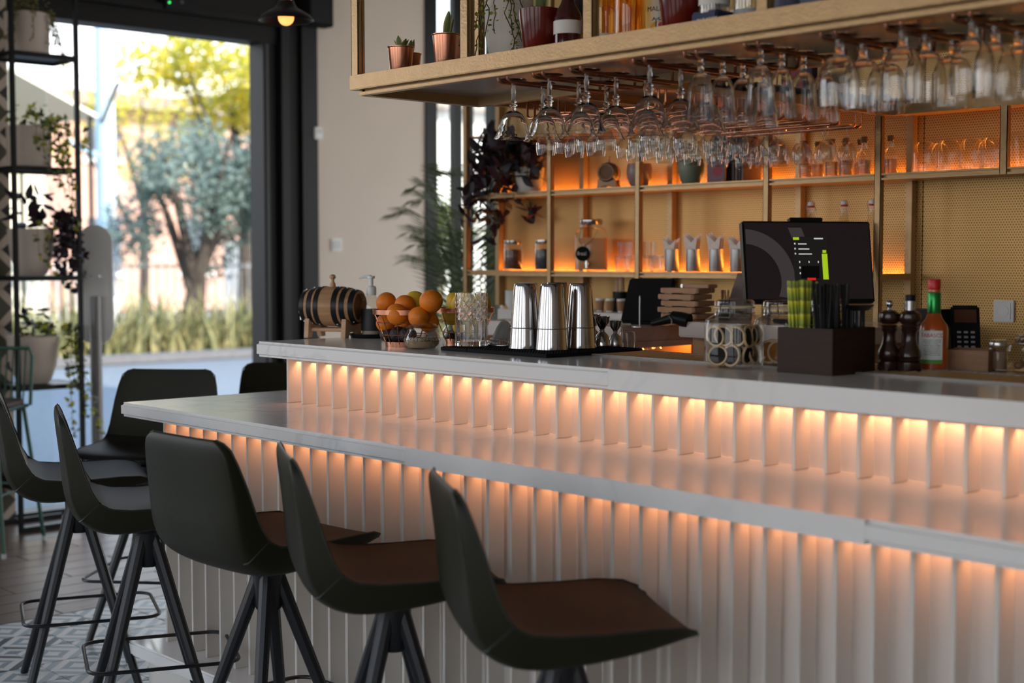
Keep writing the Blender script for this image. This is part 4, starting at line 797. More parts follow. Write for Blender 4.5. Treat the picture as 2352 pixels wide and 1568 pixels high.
MB().lathe([(.0005, 0), (.020, 0)], 20).xf(Matrix.Translation((.008, -.0088, .045)) @ Matrix.Rotation(PI/2, 4, 'X')).build('picture', P('red_print2', (.35, .03, .05), .5), T); MB().add([(-.018, -.0089, .115), (.010, -.0089, .115), (-.004, -.0089, .08)], [(0, 1, 2)]).build('picture', P('orange_print', (.8, .35, .06), .5), T)
for i, (c, h) in enumerate((((.05, .035, .03), .15), ((.16, .09, .06), .165), ((.03, .03, .035), .16), ((.22, .13, .09), .155))):
    T = thing('book', ('thin black book', 'tan paperback', 'dark grey book', 'brown paperback')[i]+' standing in the row on the upper back shelf', 'book', (bx_at(1695)+.014*i, 4.05, US)); MB().box(-.0055, .0055, -.05, .05, 0, h).build('cover', P('book_%d' % i, c, .6), T, .001); MB().box(-.0045, .0045, -.0495, .0505, .002, h-.002).build('pages', P('book_paper', (.7, .62, .5), .8), T)
T = thing('box_sign', 'dark box with large white figures standing above the upper back shelf', 'box', (bx_at(1658, 4.06), 4.09, US)); MB().box(-.05, .05, -.02, .02, 0, .20).build('case', P('near_black', (.02, .02, .022), .5), T, .002); text_mesh('50°', .055, M_wplast, T, (0, -.0205, .165), (PI/2, 0, 0))
DEC = [(.0005, .001), (.021, .001), (.0225, .004), (.0225, .062), (.019, .076), (.0105, .086), (.0100, .108), (.0120, .110), (.0115, .114)]
dec = None
for i, (px, y) in enumerate(((1850, 4.0), (1878, 4.06), (1910, 4.0), (1943, 4.0), (1940, 4.08), (1985, 4.0), (1975, 4.08), (2045, 4.02))):
    lc = (at_y(px, 400, y).x, y, US)
    if dec is None: dec = L('corked_bottle', 'small clear corked bottle glowing on the upper back shelf', 'bottle', lc, [('body', DEC, M_glass, 20), ('cork', [(.009, .106), (.0105, .114), (.0105, .126), (.0005, .127)], M_cork, 14), ('liquid', [(.0005, .004), (.0205, .004), (.0205, .05), (.0005, .05)], P('pale_liquor', (.85, .62, .38), .1, trans=.7), 16)], 'small corked bottles')
    else: dup(dec, lc)
MUG = [(.034, 0), (.037, .004), (.0375, .06), (.035, .078), (.030, .090), (.024, .096), (.0005, .097)]
mg = None
for px, y in ((2124, 4.02), (2180, 4.02), (2232, 4.02), (2281, 4.02), (2155, 4.10), (2262, 4.10)):
    lc = (at_y(px, 360, y).x, y, US)
    if mg is None: mg = L('mason_jar', 'clear embossed jar upside down on the upper back shelf', 'jar', lc, [('body', MUG, M_glass, 24), ('rim', [(.0365, 0), (.040, .002), (.040, .012), (.0375, .014)], M_glass, 24)], 'upside down jars on the back shelf')
    else: dup(mg, lc)
hm = None
for px in (2338, 2405):
    lc = (at_y(px, 360, 4.02).x, 4.02, US)
    if hm is None:
        hm = L('handled_mug', 'clear glass mug with handle next to the upside down jars', 'mug', lc, [('body', [(.036, 0), (.037, .1), (.034, .104), (.0005, .105)], M_glass, 24)], 'clear mugs on the back shelf'); MB().tube([(.036, -.01, .02), (.055, -.015, .03), (.058, -.015, .055), (.036, -.01, .08)], .006, 8).build('handle', M_glass, hm)
    else: dup(hm, lc)
# lower shelf
def shelf_jar(label, px, cm): L('tall_jar', label, 'jar', (at_y(px, 560, 4.03).x, 4.03, LS), [('body', [(.0005, .002), (.037, .002), (.039, .006), (.039, .102), (.036, .110)], M_glass, 24), ('lid', [(.037, .110), (.038, .113), (.038, .124), (.0005, .125)], M_steel, 24), ('contents', [(.0005, .004), (.037, .004), (.037, .085), (.0005, .088)], cm, 20)])
shelf_jar('steel lidded glass jar of brown sugar on the lower back shelf', 1179, P('cinnamon', (.20, .08, .04), .8, noise=(70, .6))); shelf_jar('steel lidded glass jar of dark beans on the lower back shelf', 1250, P('dark_beans', (.05, .045, .05), .7, noise=(70, .6)))
x0 = at_y(1358, 560, 4.04).x; T = thing('drink_dispenser', 'square glass drink dispenser with steel lid and round black tag', 'dispenser', (x0, 4.04, LS), R(46))
def sqr(a, z, c): return [(sx*(a-c)+c*math.cos(R(90*q+30*e)), sy*(a-c)+c*math.sin(R(90*q+30*e)), z) for q, (sx, sy) in enumerate(((1, 1), (-1, 1), (-1, -1), (1, -1))) for e in range(4)]
MB().rings([sqr(.062, .002, .02), sqr(.066, .008, .02), sqr(.066, .135, .022), sqr(.058, .16, .03), sqr(.044, .172, .042), sqr(.042, .185, .0415)], (True, False)).build('glass_body', M_glass, T)
MB().rings([sqr(.062, .006, .018), sqr(.063, .01, .018), sqr(.063, .130, .02)], (True, True)).build('drink', P('peach_tea', (.88, .42, .17), .5, noise=(8, .15)), T)
MB().lathe([(.044, .184), (.046, .187), (.046, .200), (.043, .204), (.0005, .205)], 28).build('lid', M_steel, T)
MB().lathe([(.0005, 0), (.029, 0), (.029, .003), (.0005, .003)], 24).xf(Matrix.Translation((-.035, -.067, .068)) @ Matrix.Rotation(PI/2, 4, 'X')).build('tag', M_black_rub, T); text_mesh('fresh', .022, M_wplast, T, (-.035, -.0715, .068), (PI/2, 0, R(8)))
MB().tube([(-.035, -.0695, .095), (-.05, -.068, .12), (-.042, -.044, .168), (.03, -.044, .168), (.0, -.068, .12), (-.03, -.0695, .097)], .0012, 5).build('cord', P('brown_cord', (.20, .12, .07), .8), T)
MB().cyl((-.02, -.066, .03), (-.02, -.09, .03), .008).cyl((-.02, -.088, .04), (-.02, -.088, .012), .006).build('tap', M_steel, T)
tb = None
for px, y, z in ((1430, 4.0, 0), (1452, 4.07, 0), (1436, 4.0, .05), (1486, 4.0, 0), (1512, 4.02, 0), (1490, 4.0, .05), (1508, 4.08, .0)):
    lc = (at_y(px, 600, y).x, y, LS+z)
    if tb is None: tb = L('stacked_tumbler', 'clear tumbler in the low stacks on the lower back shelf', 'glass', lc, [('wall', [(.0005, .004), (.024, .004), (.025, 0), (.027, .0), (.031, .062), (.029, .062), (.026, .01)], M_glass, 20)], 'stacked tumblers on the lower back shelf')
    else: dup(tb, lc)
M_nap = P('paper_napkin', (.82, .70, .62), .85)
for i, px in enumerate((1543, 1592, 1645, 1694)):
    x0 = at_y(px, 600, 4.0).x; T = L('steel_cup', ('brushed steel cup next to the stacked tumblers', 'brushed steel cup with tall napkins, second beside the tumblers', 'brushed steel cup with napkins, third beside the tumblers', 'brushed steel cup next to the dark monitor')[i], 'cup', (x0, 4.0, LS), [('wall', [(.0005, .002), (.0255, .002), (.0265, .004), (.0270, .080), (.0278, .083), (.0265, .083), (.0258, .01)], P('cup_steel', (.80, .78, .75), .36, 1.), 28)], 'steel napkin cups')
    N_ = thing('paper_napkins', ('beige paper napkins folded to points in the cup by the tumblers', 'tallest beige paper napkins in a steel cup', 'beige paper napkins in the third steel cup', 'beige paper napkins in the steel cup by the monitor')[i], 'napkin', (x0, 4.0, LS+.004), 0, 'napkins in the steel cups')
    for j in range(3):
        y = -.014+.012*j; h = .115+.012*(i in (1, 2))+.004*j; MB().add([(-.020, y, 0), (.020, y, 0), (.025, y-.002, .085), (.034, y-.006, h), (.004, y, h-.022), (-.030, y-.006, h+.006), (-.025, y-.002, .085), (-.018, y+.004, .002), (.018, y+.004, .002), (.023, y+.003, .085), (.030, y, h-.004), (.002, y+.004, h-.028), (-.027, y, h), (-.023, y+.003, .085)],
            [(0, 1, 2, 6), (6, 2, 4), (2, 3, 4), (6, 4, 5), (7, 13, 9, 8), (13, 11, 9), (9, 11, 10), (13, 12, 11), (0, 6, 13, 7), (6, 5, 12, 13), (5, 4, 11, 12), (4, 3, 10, 11), (3, 2, 9, 10), (2, 1, 8, 9)]).build('napkin', M_nap, N_, smooth=0)
sw = None
for px in (1862, 1938, 2003):
    lc = (at_y(px, 560, 4.05).x, 4.05, LS)
    if sw is None:
        sw = L('swing_top_bottle', 'clear swing top bottle with white stopper and red seal behind the monitor', 'bottle', lc, [('body', [(.0005, .002), (.032, .002), (.034, .006), (.034, .12), (.030, .145), (.016, .18), (.0125, .20), (.0125, .214), (.014, .216), (.014, .222)], M_glass, 24), ('seal', [(.011, .223), (.0125, .224), (.0125, .228), (.011, .229)], P('red_seal', (.5, .05, .04), .6), 16), ('stopper', [(.012, .229), (.0125, .231), (.0125, .240), (.009, .243), (.0005, .243)], M_wplast, 16)], 'swing top bottles')
        MB().tube([(-.014, 0, .205), (-.017, -.006, .225), (-.0125, -.002, .236), (.0125, -.002, .236), (.022, -.004, .215), (.026, -.006, .195)], .0012, 5).build('wire', M_bsteel, sw)
    else: dup(sw, lc, random.uniform(-.6, .6))
# back counter: bowls, cups, monitor
bl = None
for px, y, n in ((1182, 3.93, 6), (1212, 4.02, 9)):
    for i in range(n):
        lc = (at_y(px, 690, y).x, y, BC+.0095*i)
        if bl is None: bl = L('white_bowl', 'white bowl in the stacks on the back counter', 'bowl', lc, [('wall', [(.0005, .002), (.024, .0), (.034, .012), (.040, .026), (.0385, .026), (.032, .014), (.0005, .006)], P('white_china', (.72, .74, .72), .25), 24)], 'stacked white bowls')
        else: dup(bl, lc)
cp_ = None
for i, px in enumerate((1378, 1401, 1427)):
    lc = (at_y(px, 705, 3.95).x, 3.95, BC)
    if cp_ is None: cp_ = L('paper_cup', 'small paper cup with brown sleeve and white rim on the back counter', 'cup', lc, [('wall', [(.0005, 0), (.013, 0), (.0175, .050), (.0165, .050), (.0005, .004)], M_wplast, 20), ('sleeve', [(.0142, .004), (.0180, .042), (.0176, .042), (.0138, .004)], P('kraft', (.36, .20, .10), .8), 20)], 'small paper cups')
    else: dup(cp_, lc)
T = L('stirrer_cup', 'black cup of wooden stirrers behind the paper cups', 'cup', (at_y(1425, 680, 4.03).x, 4.03, BC), [('wall', [(.0005, 0), (.028, 0), (.031, .075), (.029, .075), (.0005, .004)], M_black_pl, 20)])
stm = MB().box(-.003, .003, -.0008, .0008, 0, .125).mesh('stirrer')
for i in range(9): o = obj('wooden_stirrer', stm, M_beech, None, (T.location.x+random.uniform(-.014, .014), 4.03+random.uniform(-.014, .014), BC+.005), (random.uniform(-.1, .1), random.uniform(-.1, .1), random.random())); tag(o, 'flat wooden stirrer in the black cup', 'stirrer', 'wooden stirrers')
# till monitor
xa, xb = at_y(1713, 540, 3.72).x, at_y(2008, 540, 3.72).x; w = .214; T = thing('till_monitor', 'large black till monitor with swirl wallpaper on the back counter', 'monitor', (at_y(1862, 600, 3.72).x, 3.72, BC), R(58)); hM = .262; zb = .062; MT = Matrix.Translation((0, 0, zb)) @ Matrix.Rotation(R(-11), 4, 'X')
MB().box(-w, w, -.012, .022, 0, hM).xf(MT).build('case', M_black_pl, T, .004); MB().box(-w+.006, w-.006, -.0135, -.0118, .012, hM-.006).xf(MT).build('screen', P('screen_dark', (.004, .0035, .0035), .7, emit=(.010, .007, .007, 1), spec=.05), T)
MB().box(-.055, .055, -.012, .014, hM, hM+.012).xf(MT).build('camera_bar', M_black_pl, T, .002); MB().box(-.10, .10, -.07, .07, 0, .012).build('foot', M_black_pl, T, .004); MB().box(-.03, .03, .0, .03, .01, .18).build('neck', M_black_pl, T)
M_sw = P('screen_grey', (.02, .018, .018), .7, emit=(.035, .029, .029, 1), spec=.05); q = MB()
def arc(cx, cz, r0, r1, a0, a1, n=28):
    vs = []; 
    for i in range(n+1):
        a = R(a0+(a1-a0)*i/n)
        for rr in (r0, r1): x, z = cx+rr*math.cos(a), cz+rr*math.sin(a); vs.append((max(-w+.008, min(w-.008, x)), -.0142, max(.014, min(hM-.008, z))))
    return vs, [(2*i, 2*i+1, 2*i+3, 2*i+2) for i in range(n)]
q.add(*arc(-w+.0, .07, .118, .165, 95, -25)); q.add([(-.065, -.0142, .24), (-.02, -.0142, .24), (.03, -.0142, .09), (-.01, -.0142, .09)], [(0, 1, 2, 3)]); q.xf(MT).build('wallpaper', M_sw, T, smooth=0)
SZ = -.0148
MT = MT @ Matrix.Translation((0, 0, -.004))
pn = MB().box(-.052, .062, SZ-.0002, SZ, .075, .215).xf(MT).build('till_window', P('screen_black', (.004, .004, .004), .3, emit=(.008, .007, .007, 1)), T); M_gl = P('screen_green', (.2, .35, .01), .3, emit=(.28, .42, .01, 1)); M_wt = P('screen_white', (.7, .7, .7), .3, emit=(.45, .45, .45, 1))
MB().box(.043, .061, SZ-.0006, SZ, .078, .160).xf(MT).build('green_key', M_gl, T); MB().box(-.050, -.030, SZ-.0006, SZ, .205, .213).xf(MT).build('green_key', M_gl, T); MB().box(.046, .058, SZ-.0006, SZ, .163, .172).xf(MT).build('green_key', M_gl, T); MB().box(-.01, .018, SZ-.0006, SZ, .076, .084).xf(MT).build('red_key', P('screen_red', (.5, .01, .01), .3, emit=(.5, .01, .01, 1)), T)
kk = MB()
for i in range(3):
    for j in range(3): kk.box(-.034+.031*i, -.031+.031*i, SZ-.0006, SZ, .095+.018*j, .101+.018*j)
for j in range(3): kk.box(-.034, .01-.008*j, SZ-.0006, SZ, .158+.016*j, .161+.016*j); kk.box(-.047, -.043, SZ-.0006, SZ, .158+.016*j, .163+.016*j)
kk.box(.02, .05, SZ-.0006, SZ, .207, .211).xf(MT).build('screen_marks', M_wt, T, smooth=0)
T = thing('menu_board', 'grey brown wooden board leaning beside the till monitor', 'board', (at_y(1697, 690, 3.75).x, 3.75, BC), R(0)); MB().prism([(-.06, 0), (.055, 0), (.055, .155), (-.012, .155)], 0, .012).xf(Matrix.Rotation(PI/2-.12, 4, 'X')).build('board', P('weathered_wood', (.17, .12, .095), .6, noise=(4, .3), stretch=(2, 20, 2)), T, .001)
# serving station: tablet, spike, scanner, stacked boxes, pen cup
SZT = 1.135
def sp(px, y): return at_y(px, 740, y).x
T = thing('till_tablet', 'black till tablet seen from behind on the serving station', 'tablet', (sp(1478, 3.60), 3.60, SZT), R(14)); MT = Matrix.Translation((0, 0, .004)) @ Matrix.Rotation(R(-24), 4, 'X')
MB().box(-.088, .088, -.010, .010, 0, .165).xf(MT).build('case', M_black_rub, T, .006); MB().box(-.05, .05, .0, .07, 0, .008).build('foot', M_black_rub, T); MB().box(-.02, .02, .02, .03, 0, .07).build('stand', M_black_rub, T)
T = L('bill_spike', 'thin steel bill spike on a round base on the serving station', 'spike', (sp(1474, 3.47), 3.46, SZT), [('base', [(.0005, 0), (.026, 0), (.026, .004), (.0005, .005)], M_bsteel, 24), ('spike', [(.0026, .004), (.0026, .098), (.0005, .104)], M_wplast, 8)])
T = thing('barcode_scanner', 'black handheld scanner lying on the serving station', 'scanner', (sp(1530, 3.47), 3.50, SZT), R(12)); MB().tube([(-.075, 0, .012), (-.02, 0, .026), (.02, 0, .036)], [.010, .015, .017], 12).build('handle', M_black_pl, T); MB().tube([(.0, 0, .036), (.03, 0, .030), (.062, 0, .024)], [.020, .024, .024], 14).build('head', M_black_pl, T); MB().tube([(.0, -.021, .04), (.012, -.024, .03), (.012, -.022, .012)], .003, 6).build('trigger', M_bsteel, T)
M_card = P('kraft_card', (.52, .30, .18), .8, noise=(9, .1))
for i in range(6):
    T = thing('kraft_box', 'flat kraft card box in the zigzag stack on the serving station', 'box', (sp(1556, 3.62)+(.006 if i % 2 else -.006)+.004*random.random(), 3.66, SZT+.0215*i), R(6+random.uniform(-3, 3)), 'stacked kraft boxes')
    pl = [(-.075, -.05), (-.060, -.055), (-.045, -.05), (-.02, -.055), (0, -.05), (.03, -.055), (.055, -.05), (.068, -.055), (.075, -.05), (.078, .05), (-.075, .05)]; MB().prism(pl, .003, .0195).build('tray', M_card, T, .002)
    MB().box(-.06, -.03, -.048, .04, 0, .0035).box(.03, .06, -.048, .04, 0, .0035).build('feet', M_card, T)
T = thing('silver_tin', 'long silver and kraft packet lying on the stacked boxes', 'packet', (sp(1585, 3.62), 3.66, SZT+.0215*6-.0015)); MB().box(-.05, .06, -.02, .03, 0, .012).build('packet', M_card, T, .003); MB().box(-.062, -.05, -.02, .03, 0, .012).build('foil_end', M_bsteel, T, .002)
T = L('pen_cup', 'black cup of pens beside the stacked boxes', 'cup', (sp(1655, 3.72), 3.74, SZT), [('wall', [(.0005, 0), (.020, 0), (.020, .085), (.018, .085), (.018, .004), (.0005, .004)], M_black_rub, 20)])
pen = MB().cyl((0, 0, 0), (0, 0, .115), .0028, seg=8).mesh('pen')
for i in range(6): o = obj('pen', pen, (M_oak, M_bsteel, M_black_pl)[i % 3] if i < 1 else None, None, (T.location.x+.010*math.cos(i), 3.74+.010*math.sin(i), SZT+.005), (.06*math.sin(i*2), .06*math.cos(i*3), 0)); tag(o, 'slim pen standing in the black pen cup', 'pen', 'pens in the cup')
# wall socket
x0 = at_y(2308, 713, YB).x; T = thing('wall_socket', 'square white wall socket on the perforated brass', 'socket', (x0, YB, 1.36-(713-593)/3267*at_y(2308, 713, YB).length)); zc = at_y(2308, 714, YB).z; T.location.z = zc
MB().box(-.034, .034, -.010, -.0003, -.034, .034).build('plate', M_wplast, T, .002); MB().box(-.026, .026, -.0115, -.010, -.026, .026).build('insert', M_wplast, T, .0008); MB().lathe([(.0190, 0), (.0185, .0012), (.0175, -.006), (.0005, -.006)], 24).xf(Matrix.Translation((0, -.0115, 0)) @ Matrix.Rotation(PI/2, 4, 'X')).build('well', P('socket_grey', (.62, .62, .6), .4), T)
for s in (-1, 1): MB().cyl((s*.0085, -.0085, 0), (s*.0085, -.0058, 0), .0026).build('pin_hole', M_black_rub, T)
# ================================================================== THINGS ON THE OVERHEAD SHELF
OZ = 1.8628
def ox(px, y): return at_y(px, 60, y).x
LMs = leafmat('snake_leaf', (.09, .13, .05), (.30, .32, .12), .1); LMe = P('leaf_edge_yellow', (.55, .48, .18), .5)
def succulent(T, z, n, L_, seed, w=.012):
    rd = random.Random(seed)
    for i in range(n):
        a = rd.random()*6.28 if n > 2 else i*2.5; tl = rd.uniform(.1, .5) if n > 2 else rd.uniform(.05, .15); le = L_*rd.uniform(.7, 1.1); d = Vector((math.cos(a), math.sin(a), 0)); sd = Vector((-d.y, d.x, 0)); o = d*.008
        def strip(f0, f1, off):
            vs = []; 
            for k in range(7):
                q = k/6; c = o+d*(le*tl*q)+Vector((0, 0, z+le*q*(1-tl*.35*q)))+d*off; ww = w*(.7+1.3*q-2.0*q*q)+.0008; vs += [c+sd*ww*f0-d*.002*abs(f0), c+sd*ww*f1-d*.002*abs(f1)]
            return vs, [(2*k, 2*k+1, 2*k+3, 2*k+2) for k in range(6)]
        q_ = MB().add(*strip(-.72, 0, 0)).add(*strip(0, .72, 0)).build('leaf', LMs, T); e_ = MB().add(*strip(-1, -.72, 0)).add(*strip(.72, 1, 0)).build('leaf_edge', LMe, q_)
cups = ((920, 2.45, .080, 'small copper cup with a short snake plant next to the shelf end post'), (1024, 2.45, .092, 'copper cup with a tall snake plant leaf beside the shorter one'), (938, 2.54, .078, 'copper cup hidden behind the cup near the end post'), (1052, 2.55, .078, 'copper cup hidden behind the tall leaf cup'))
for i, (px, y, h, lb) in enumerate(cups):
    T = L('copper_cup', lb, 'cup', (ox(px, y), y, OZ), [('wall', [(.0005, .002), (.0275, 0), (.0285, .002), (.0355, h-.004), (.0375, h-.002), (.0375, h), (.0350, h), (.0335, h-.01)], M_copper, 32), ('soil', [(.0005, h-.008), (.034, h-.008)], P('potting_soil', (.03, .02, .014), .9), 20)], 'copper cups with snake plants'); succulent(T, h-.01, (5, 6, 4, 4)[i], (.045, .075, .05, .05)[i], i+3, .011)
M_redp2 = P('oxblood_glaze', (.17, .014, .007), .14, noise=(9, .5), spec=.4)
for i, (px, y, lb) in enumerate(((1240, 2.46, 'glossy oxblood ceramic pot with snake plant beside the wine bottle'), (1564, 2.46, 'glossy oxblood ceramic pot beside the white coconut bottle'))):
    T = L('ceramic_pot', lb, 'pot', (ox(px, y), y, OZ), [('wall', [(.0005, 0), (.036, 0), (.040, .006), (.0515, .092), (.0530, .112), (.0500, .113), (.046, .10)], M_redp2, 36), ('soil', [(.0005, .10), (.048, .10)], P('potting_soil', (.03, .02, .014), .9), 20)], 'oxblood pots'); succulent(T, .10, 5, .14, 20+i, .020)
p = (ox(1172, 2.62), 2.62, OZ); T = L('white_planter', 'large white planter with trailing leaves behind the oxblood pot', 'planter', p, [('wall', [(.0005, 0), (.045, 0), (.050, .01), (.068, .10), (.070, .20), (.066, .20), (.06, .1)], P('white_stone', (.74, .67, .60), .7), 32), ('soil', [(.0005, .19), (.066, .19)], P('potting_soil', (.03, .02, .014), .9), 20)])
# ---- trailing plants
IVY = [(0, 0), (.25, .10), (.5, .12), (.38, .38), (.42, .62), (.2, .55), (0, 1), (-.2, .55), (-.42, .62), (-.38, .38), (-.5, .12), (-.25, .10)]
def flat_leaf(poly, s, name='leaf'):
    mb = MB(); mb.v = [(0, .35*s, .04*s)]+[(x*s, y*s, -.05*s*abs(x)) for x, y in poly]; n = len(poly); mb.f = [(0, 1+i, 1+(i+1) % n) for i in range(n)]; return mb.mesh(name, smooth=60)
ivy_me = flat_leaf(IVY, 1); lance_me = flat_leaf([(0, 0), (.14, .12), (.24, .35), (.22, .6), (.1, .85), (0, 1), (-.1, .85), (-.22, .6), (-.24, .35), (-.14, .12)], 1); round_me = flat_leaf([(0, 0), (.35, .15), (.45, .5), (.3, .85), (0, 1), (-.3, .85), (-.45, .5), (-.35, .15)], 1)
LI = [leafmat('ivy_green', (.10, .14, .02), (.22, .26, .04), .35), leafmat('ivy_dark', (.035, .05, .015), (.08, .10, .02), .3), leafmat('ivy_yellow', (.30, .30, .03), (.50, .45, .05), .45)]
LP = [leafmat('purple_leaf', (.030, .010, .018), (.075, .022, .040), .25), leafmat('purple_dark', (.012, .010, .013), (.03, .02, .028), .15)]
M_vine = P('vine_stem', (.08, .07, .03), .8)
LMC = {}
def lm(me, mat):
    k = (me.name, mat.name)
    if k not in LMC: c = me.copy(); c.materials.clear(); c.materials.append(mat); LMC[k] = c
    return LMC[k]
def vines(T, c, rim, n, length, me, mats, size, seed, a0=-100, a1=110, step=.03, up=.06, wig=.018, out=.05, side=1):
    rd = random.Random(seed)
    for i in range(n):
        a = R(rd.uniform(a0, a1)); d = Vector((math.cos(a), math.sin(a), 0)); le = rd.uniform(*length); pts = [Vector(c)+d*rim*.6, Vector(c)+d*rim*.85+Vector((0, 0, up*rd.uniform(.3, 1)))]
        cur = pts[-1]+d*(rim*.25+out*rd.random()); pts.append(cur+Vector((0, 0, up*.2))); k = 0; cur = pts[-1].copy()
        while k*step < le: cur = cur+Vector((rd.gauss(0, wig)*.5+d.x*.003, rd.gauss(0, wig)*.5+d.y*.003, -step)); pts.append(cur.copy()); k += 1
        MB().tube(pts, .0015, 4).build('vine', M_vine, T)
        for q in pts[1:]:
            for _ in range(side if rd.random() < .9 else 0):
                s = size*rd.uniform(.6, 1.15); e = (rd.uniform(-.6, 1.9), rd.uniform(-.7, .7), rd.random()*6.28); obj('leaf', lm(me, rd.choice(mats)), None, T, q+Vector((rd.gauss(0, .006), rd.gauss(0, .006), 0)), e, s)
def tuft(T, c, n, r, h, me, mats, size, seed):
    rd = random.Random(seed)
    for i in range(n):
        a = rd.random()*6.28; q = Vector(c)+Vector((math.cos(a)*r*rd.random(), math.sin(a)*r*rd.random(), h*rd.random())); obj('leaf', lm(me, rd.choice(mats)), None, T, q, (rd.uniform(-.5, 1.4), rd.uniform(-.6, .6), rd.random()*6.28), size*rd.uniform(.7, 1.2))
vines(T, (0, 0, .195), .07, 11, (.08, .20), round_me, [LI[0], LI[2]], .011, 41, -170, 60, .016, .012, .008, .004, 2)
# ---- bottles
M_blk_glass = P('black_bottle', (.012, .006, .008), .08, coat=.6); M_wine = P('dark_red_bottle', (.05, .006, .006), .08, coat=.6); M_lbl = P('cream_label', (.72, .68, .62), .6)
WINE = [(.0005, 0), (.034, 0), (.0365, .004), (.0365, .13), (.034, .15), (.020, .185), (.0145, .21), (.0145, .27), (.016, .272), (.016, .29), (.0005, .29)]
def obottle(nm, lb, px, y, prof, m, extra, grp=None): return L(nm, lb, 'bottle', (ox(px, y), y, OZ), [('body', prof, m, 28)]+extra, grp)
obottle('wine_bottle', 'dark wine bottle with white label beside the oxblood pot', 1304, 2.47, [(r*.95, z*.62) for r, z in WINE], M_wine, [('label', [(.0352, .042), (.0352, .074)], M_lbl, 28, 'open')])
obottle('liqueur_bottle', 'black embossed liqueur bottle beside the hanger post', 1331, 2.58, [(.0005, 0), (.04, 0), (.042, .006), (.042, .11), (.036, .13), (.016, .15), (.014, .2), (.0005, .2)], M_blk_glass, [('label', [(.0425, .004), (.0425, .034)], M_lbl, 28, 'open')])
for i, (px, y) in enumerate(((1392, 2.47), (1418, 2.58), (1446, 2.47), (1466, 2.68), (1490, 2.60))):
    B = obottle('whisky_bottle', ('amber whisky bottle with red lettering next to the hanger post', 'amber whisky bottle second from the hanger post', 'amber whisky bottle in the middle of the amber row', 'amber whisky bottle with dark label in the amber row', 'amber whisky bottle next to the white coconut bottle')[i], px, y, [(.0005, 0), (.036, 0), (.038, .005), (.036 if i % 2 else .038, .15), (.03, .175), (.014, .2), (.013, .26), (.0005, .26)], glassmat('amber_glass', (.99, .88, .60), .04, .6), [('liquor', [(.0005, .004), (.033, .004), (.033, .13), (.0005, .13)], glassmat('whisky', (.98, .80, .40), .03, .3), 20)] + ([('base_label', [(.0385, .004), (.0385, .026)], M_lbl, 28, 'open')] if i == 0 else []), 'amber whisky bottles')
    if i == 0: text_mesh('GIN', .020, M_redp, B, (.030, -.0245, .082), (PI/2, 0, R(38)), bend=.04)
B = obottle('coconut_rum_bottle', 'white bottle with palm tree print beside the oxblood pot', 1512, 2.56, [(.0005, 0), (.035, 0), (.037, .005), (.037, .105), (.032, .13), (.016, .16), (.015, .22), (.0005, .22)], P('white_bottle', (.80, .78, .74), .2), [])
def onb(mb, nm, mat, ang, z, r=.0374): mb.v = [((r+y)*math.sin(x/r+0), -(r+y)*math.cos(x/r), zz) for x, y, zz in mb.v]; o = mb.build(nm, mat, B, smooth=0); o.rotation_euler = (0, 0, ang); o.location = (0, 0, z); return o
an = R(40)
q = MB(); q.add([(.018*math.cos(R(a)), .0003, .018*math.sin(R(a))) for a in range(0, 360, 15)], [tuple(range(24))]); onb(q, 'sun_print', P('sunset_print', (.85, .50, .06), .5), an, .036)
q = MB().box(-.0012, .0012, .0004, .0008, -.012, .016)
for a in (0, 45, 90, 135, 180): q.add([(0, .0006, .016), (.010*math.cos(R(a))+.002, .0006, .016+.008*math.sin(R(a))), (.011*math.cos(R(a)), .0006, .013+.006*math.sin(R(a)))], [(0, 1, 2)])
onb(q, 'palm_print', P('palm_ink', (.05, .04, .03), .5), an-.12, .042); q = MB(); q.add([(.006*math.cos(R(a)), .0009, .006*math.sin(R(a))) for a in range(0, 360, 30)], [tuple(range(12))]); onb(q, 'flower_print', P('pink_ink', (.75, .08, .12), .5), an+.18, .045)
text_mesh('MALIBU', .016, P('palm_ink', (.05, .04, .03), .5), B, (.0374*math.sin(an), -.0374*math.cos(an), .082), (PI/2, 0, an), bend=.0374)
M_gin = glassmat('gin_glass', (.93, .95, .96), .10, .8, .03)
T = obottle('agave_bottle', 'clear square bottle with orange dot above a navy label', 1640, 2.46, [(.0005, 0), (.032, 0), (.034, .005), (.034, .14), (.03, .16), (.014, .18), (.014, .24), (.0005, .24)], M_gin, [('upper_label', [(.0345, .05), (.0345, .10)], M_lbl, 28, 'open')])
MB().box(-.036, .036, -.036, .036, .002, .036).build('navy_label', P('navy_print', (.012, .018, .07), .5), T, .004); text_mesh('BLUE AGAVE', .0098, M_wplast, T, (.010, -.0365, .016), (PI/2, 0, 0)); MB().lathe([(.0005, 0), (.007, 0)], 16).xf(Matrix.Translation((.022, -.0285, .075)) @ Matrix.Rotation(R(38), 4, 'Z') @ Matrix.Rotation(PI/2, 4, 'X')).build('orange_dot', P('orange_ink', (.75, .16, .02), .5), T)
for i, (px, y) in enumerate(((1690, 2.56), (1722, 2.49))): obottle('gin_bottle', ('clear gin bottle with dark lettering beside the navy label bottle', 'clear gin bottle beside the far hanger post')[i], px, y, [(.0005, 0), (.034, 0), (.036, .005), (.036, .15), (.03, .17), (.014, .19), (.014, .25), (.0005, .25)], M_gin, [('label', [(.0364, .02), (.0364, .034)], P('grey_label', (.35, .36, .38), .6), 28, 'open')], 'clear gin bottles')
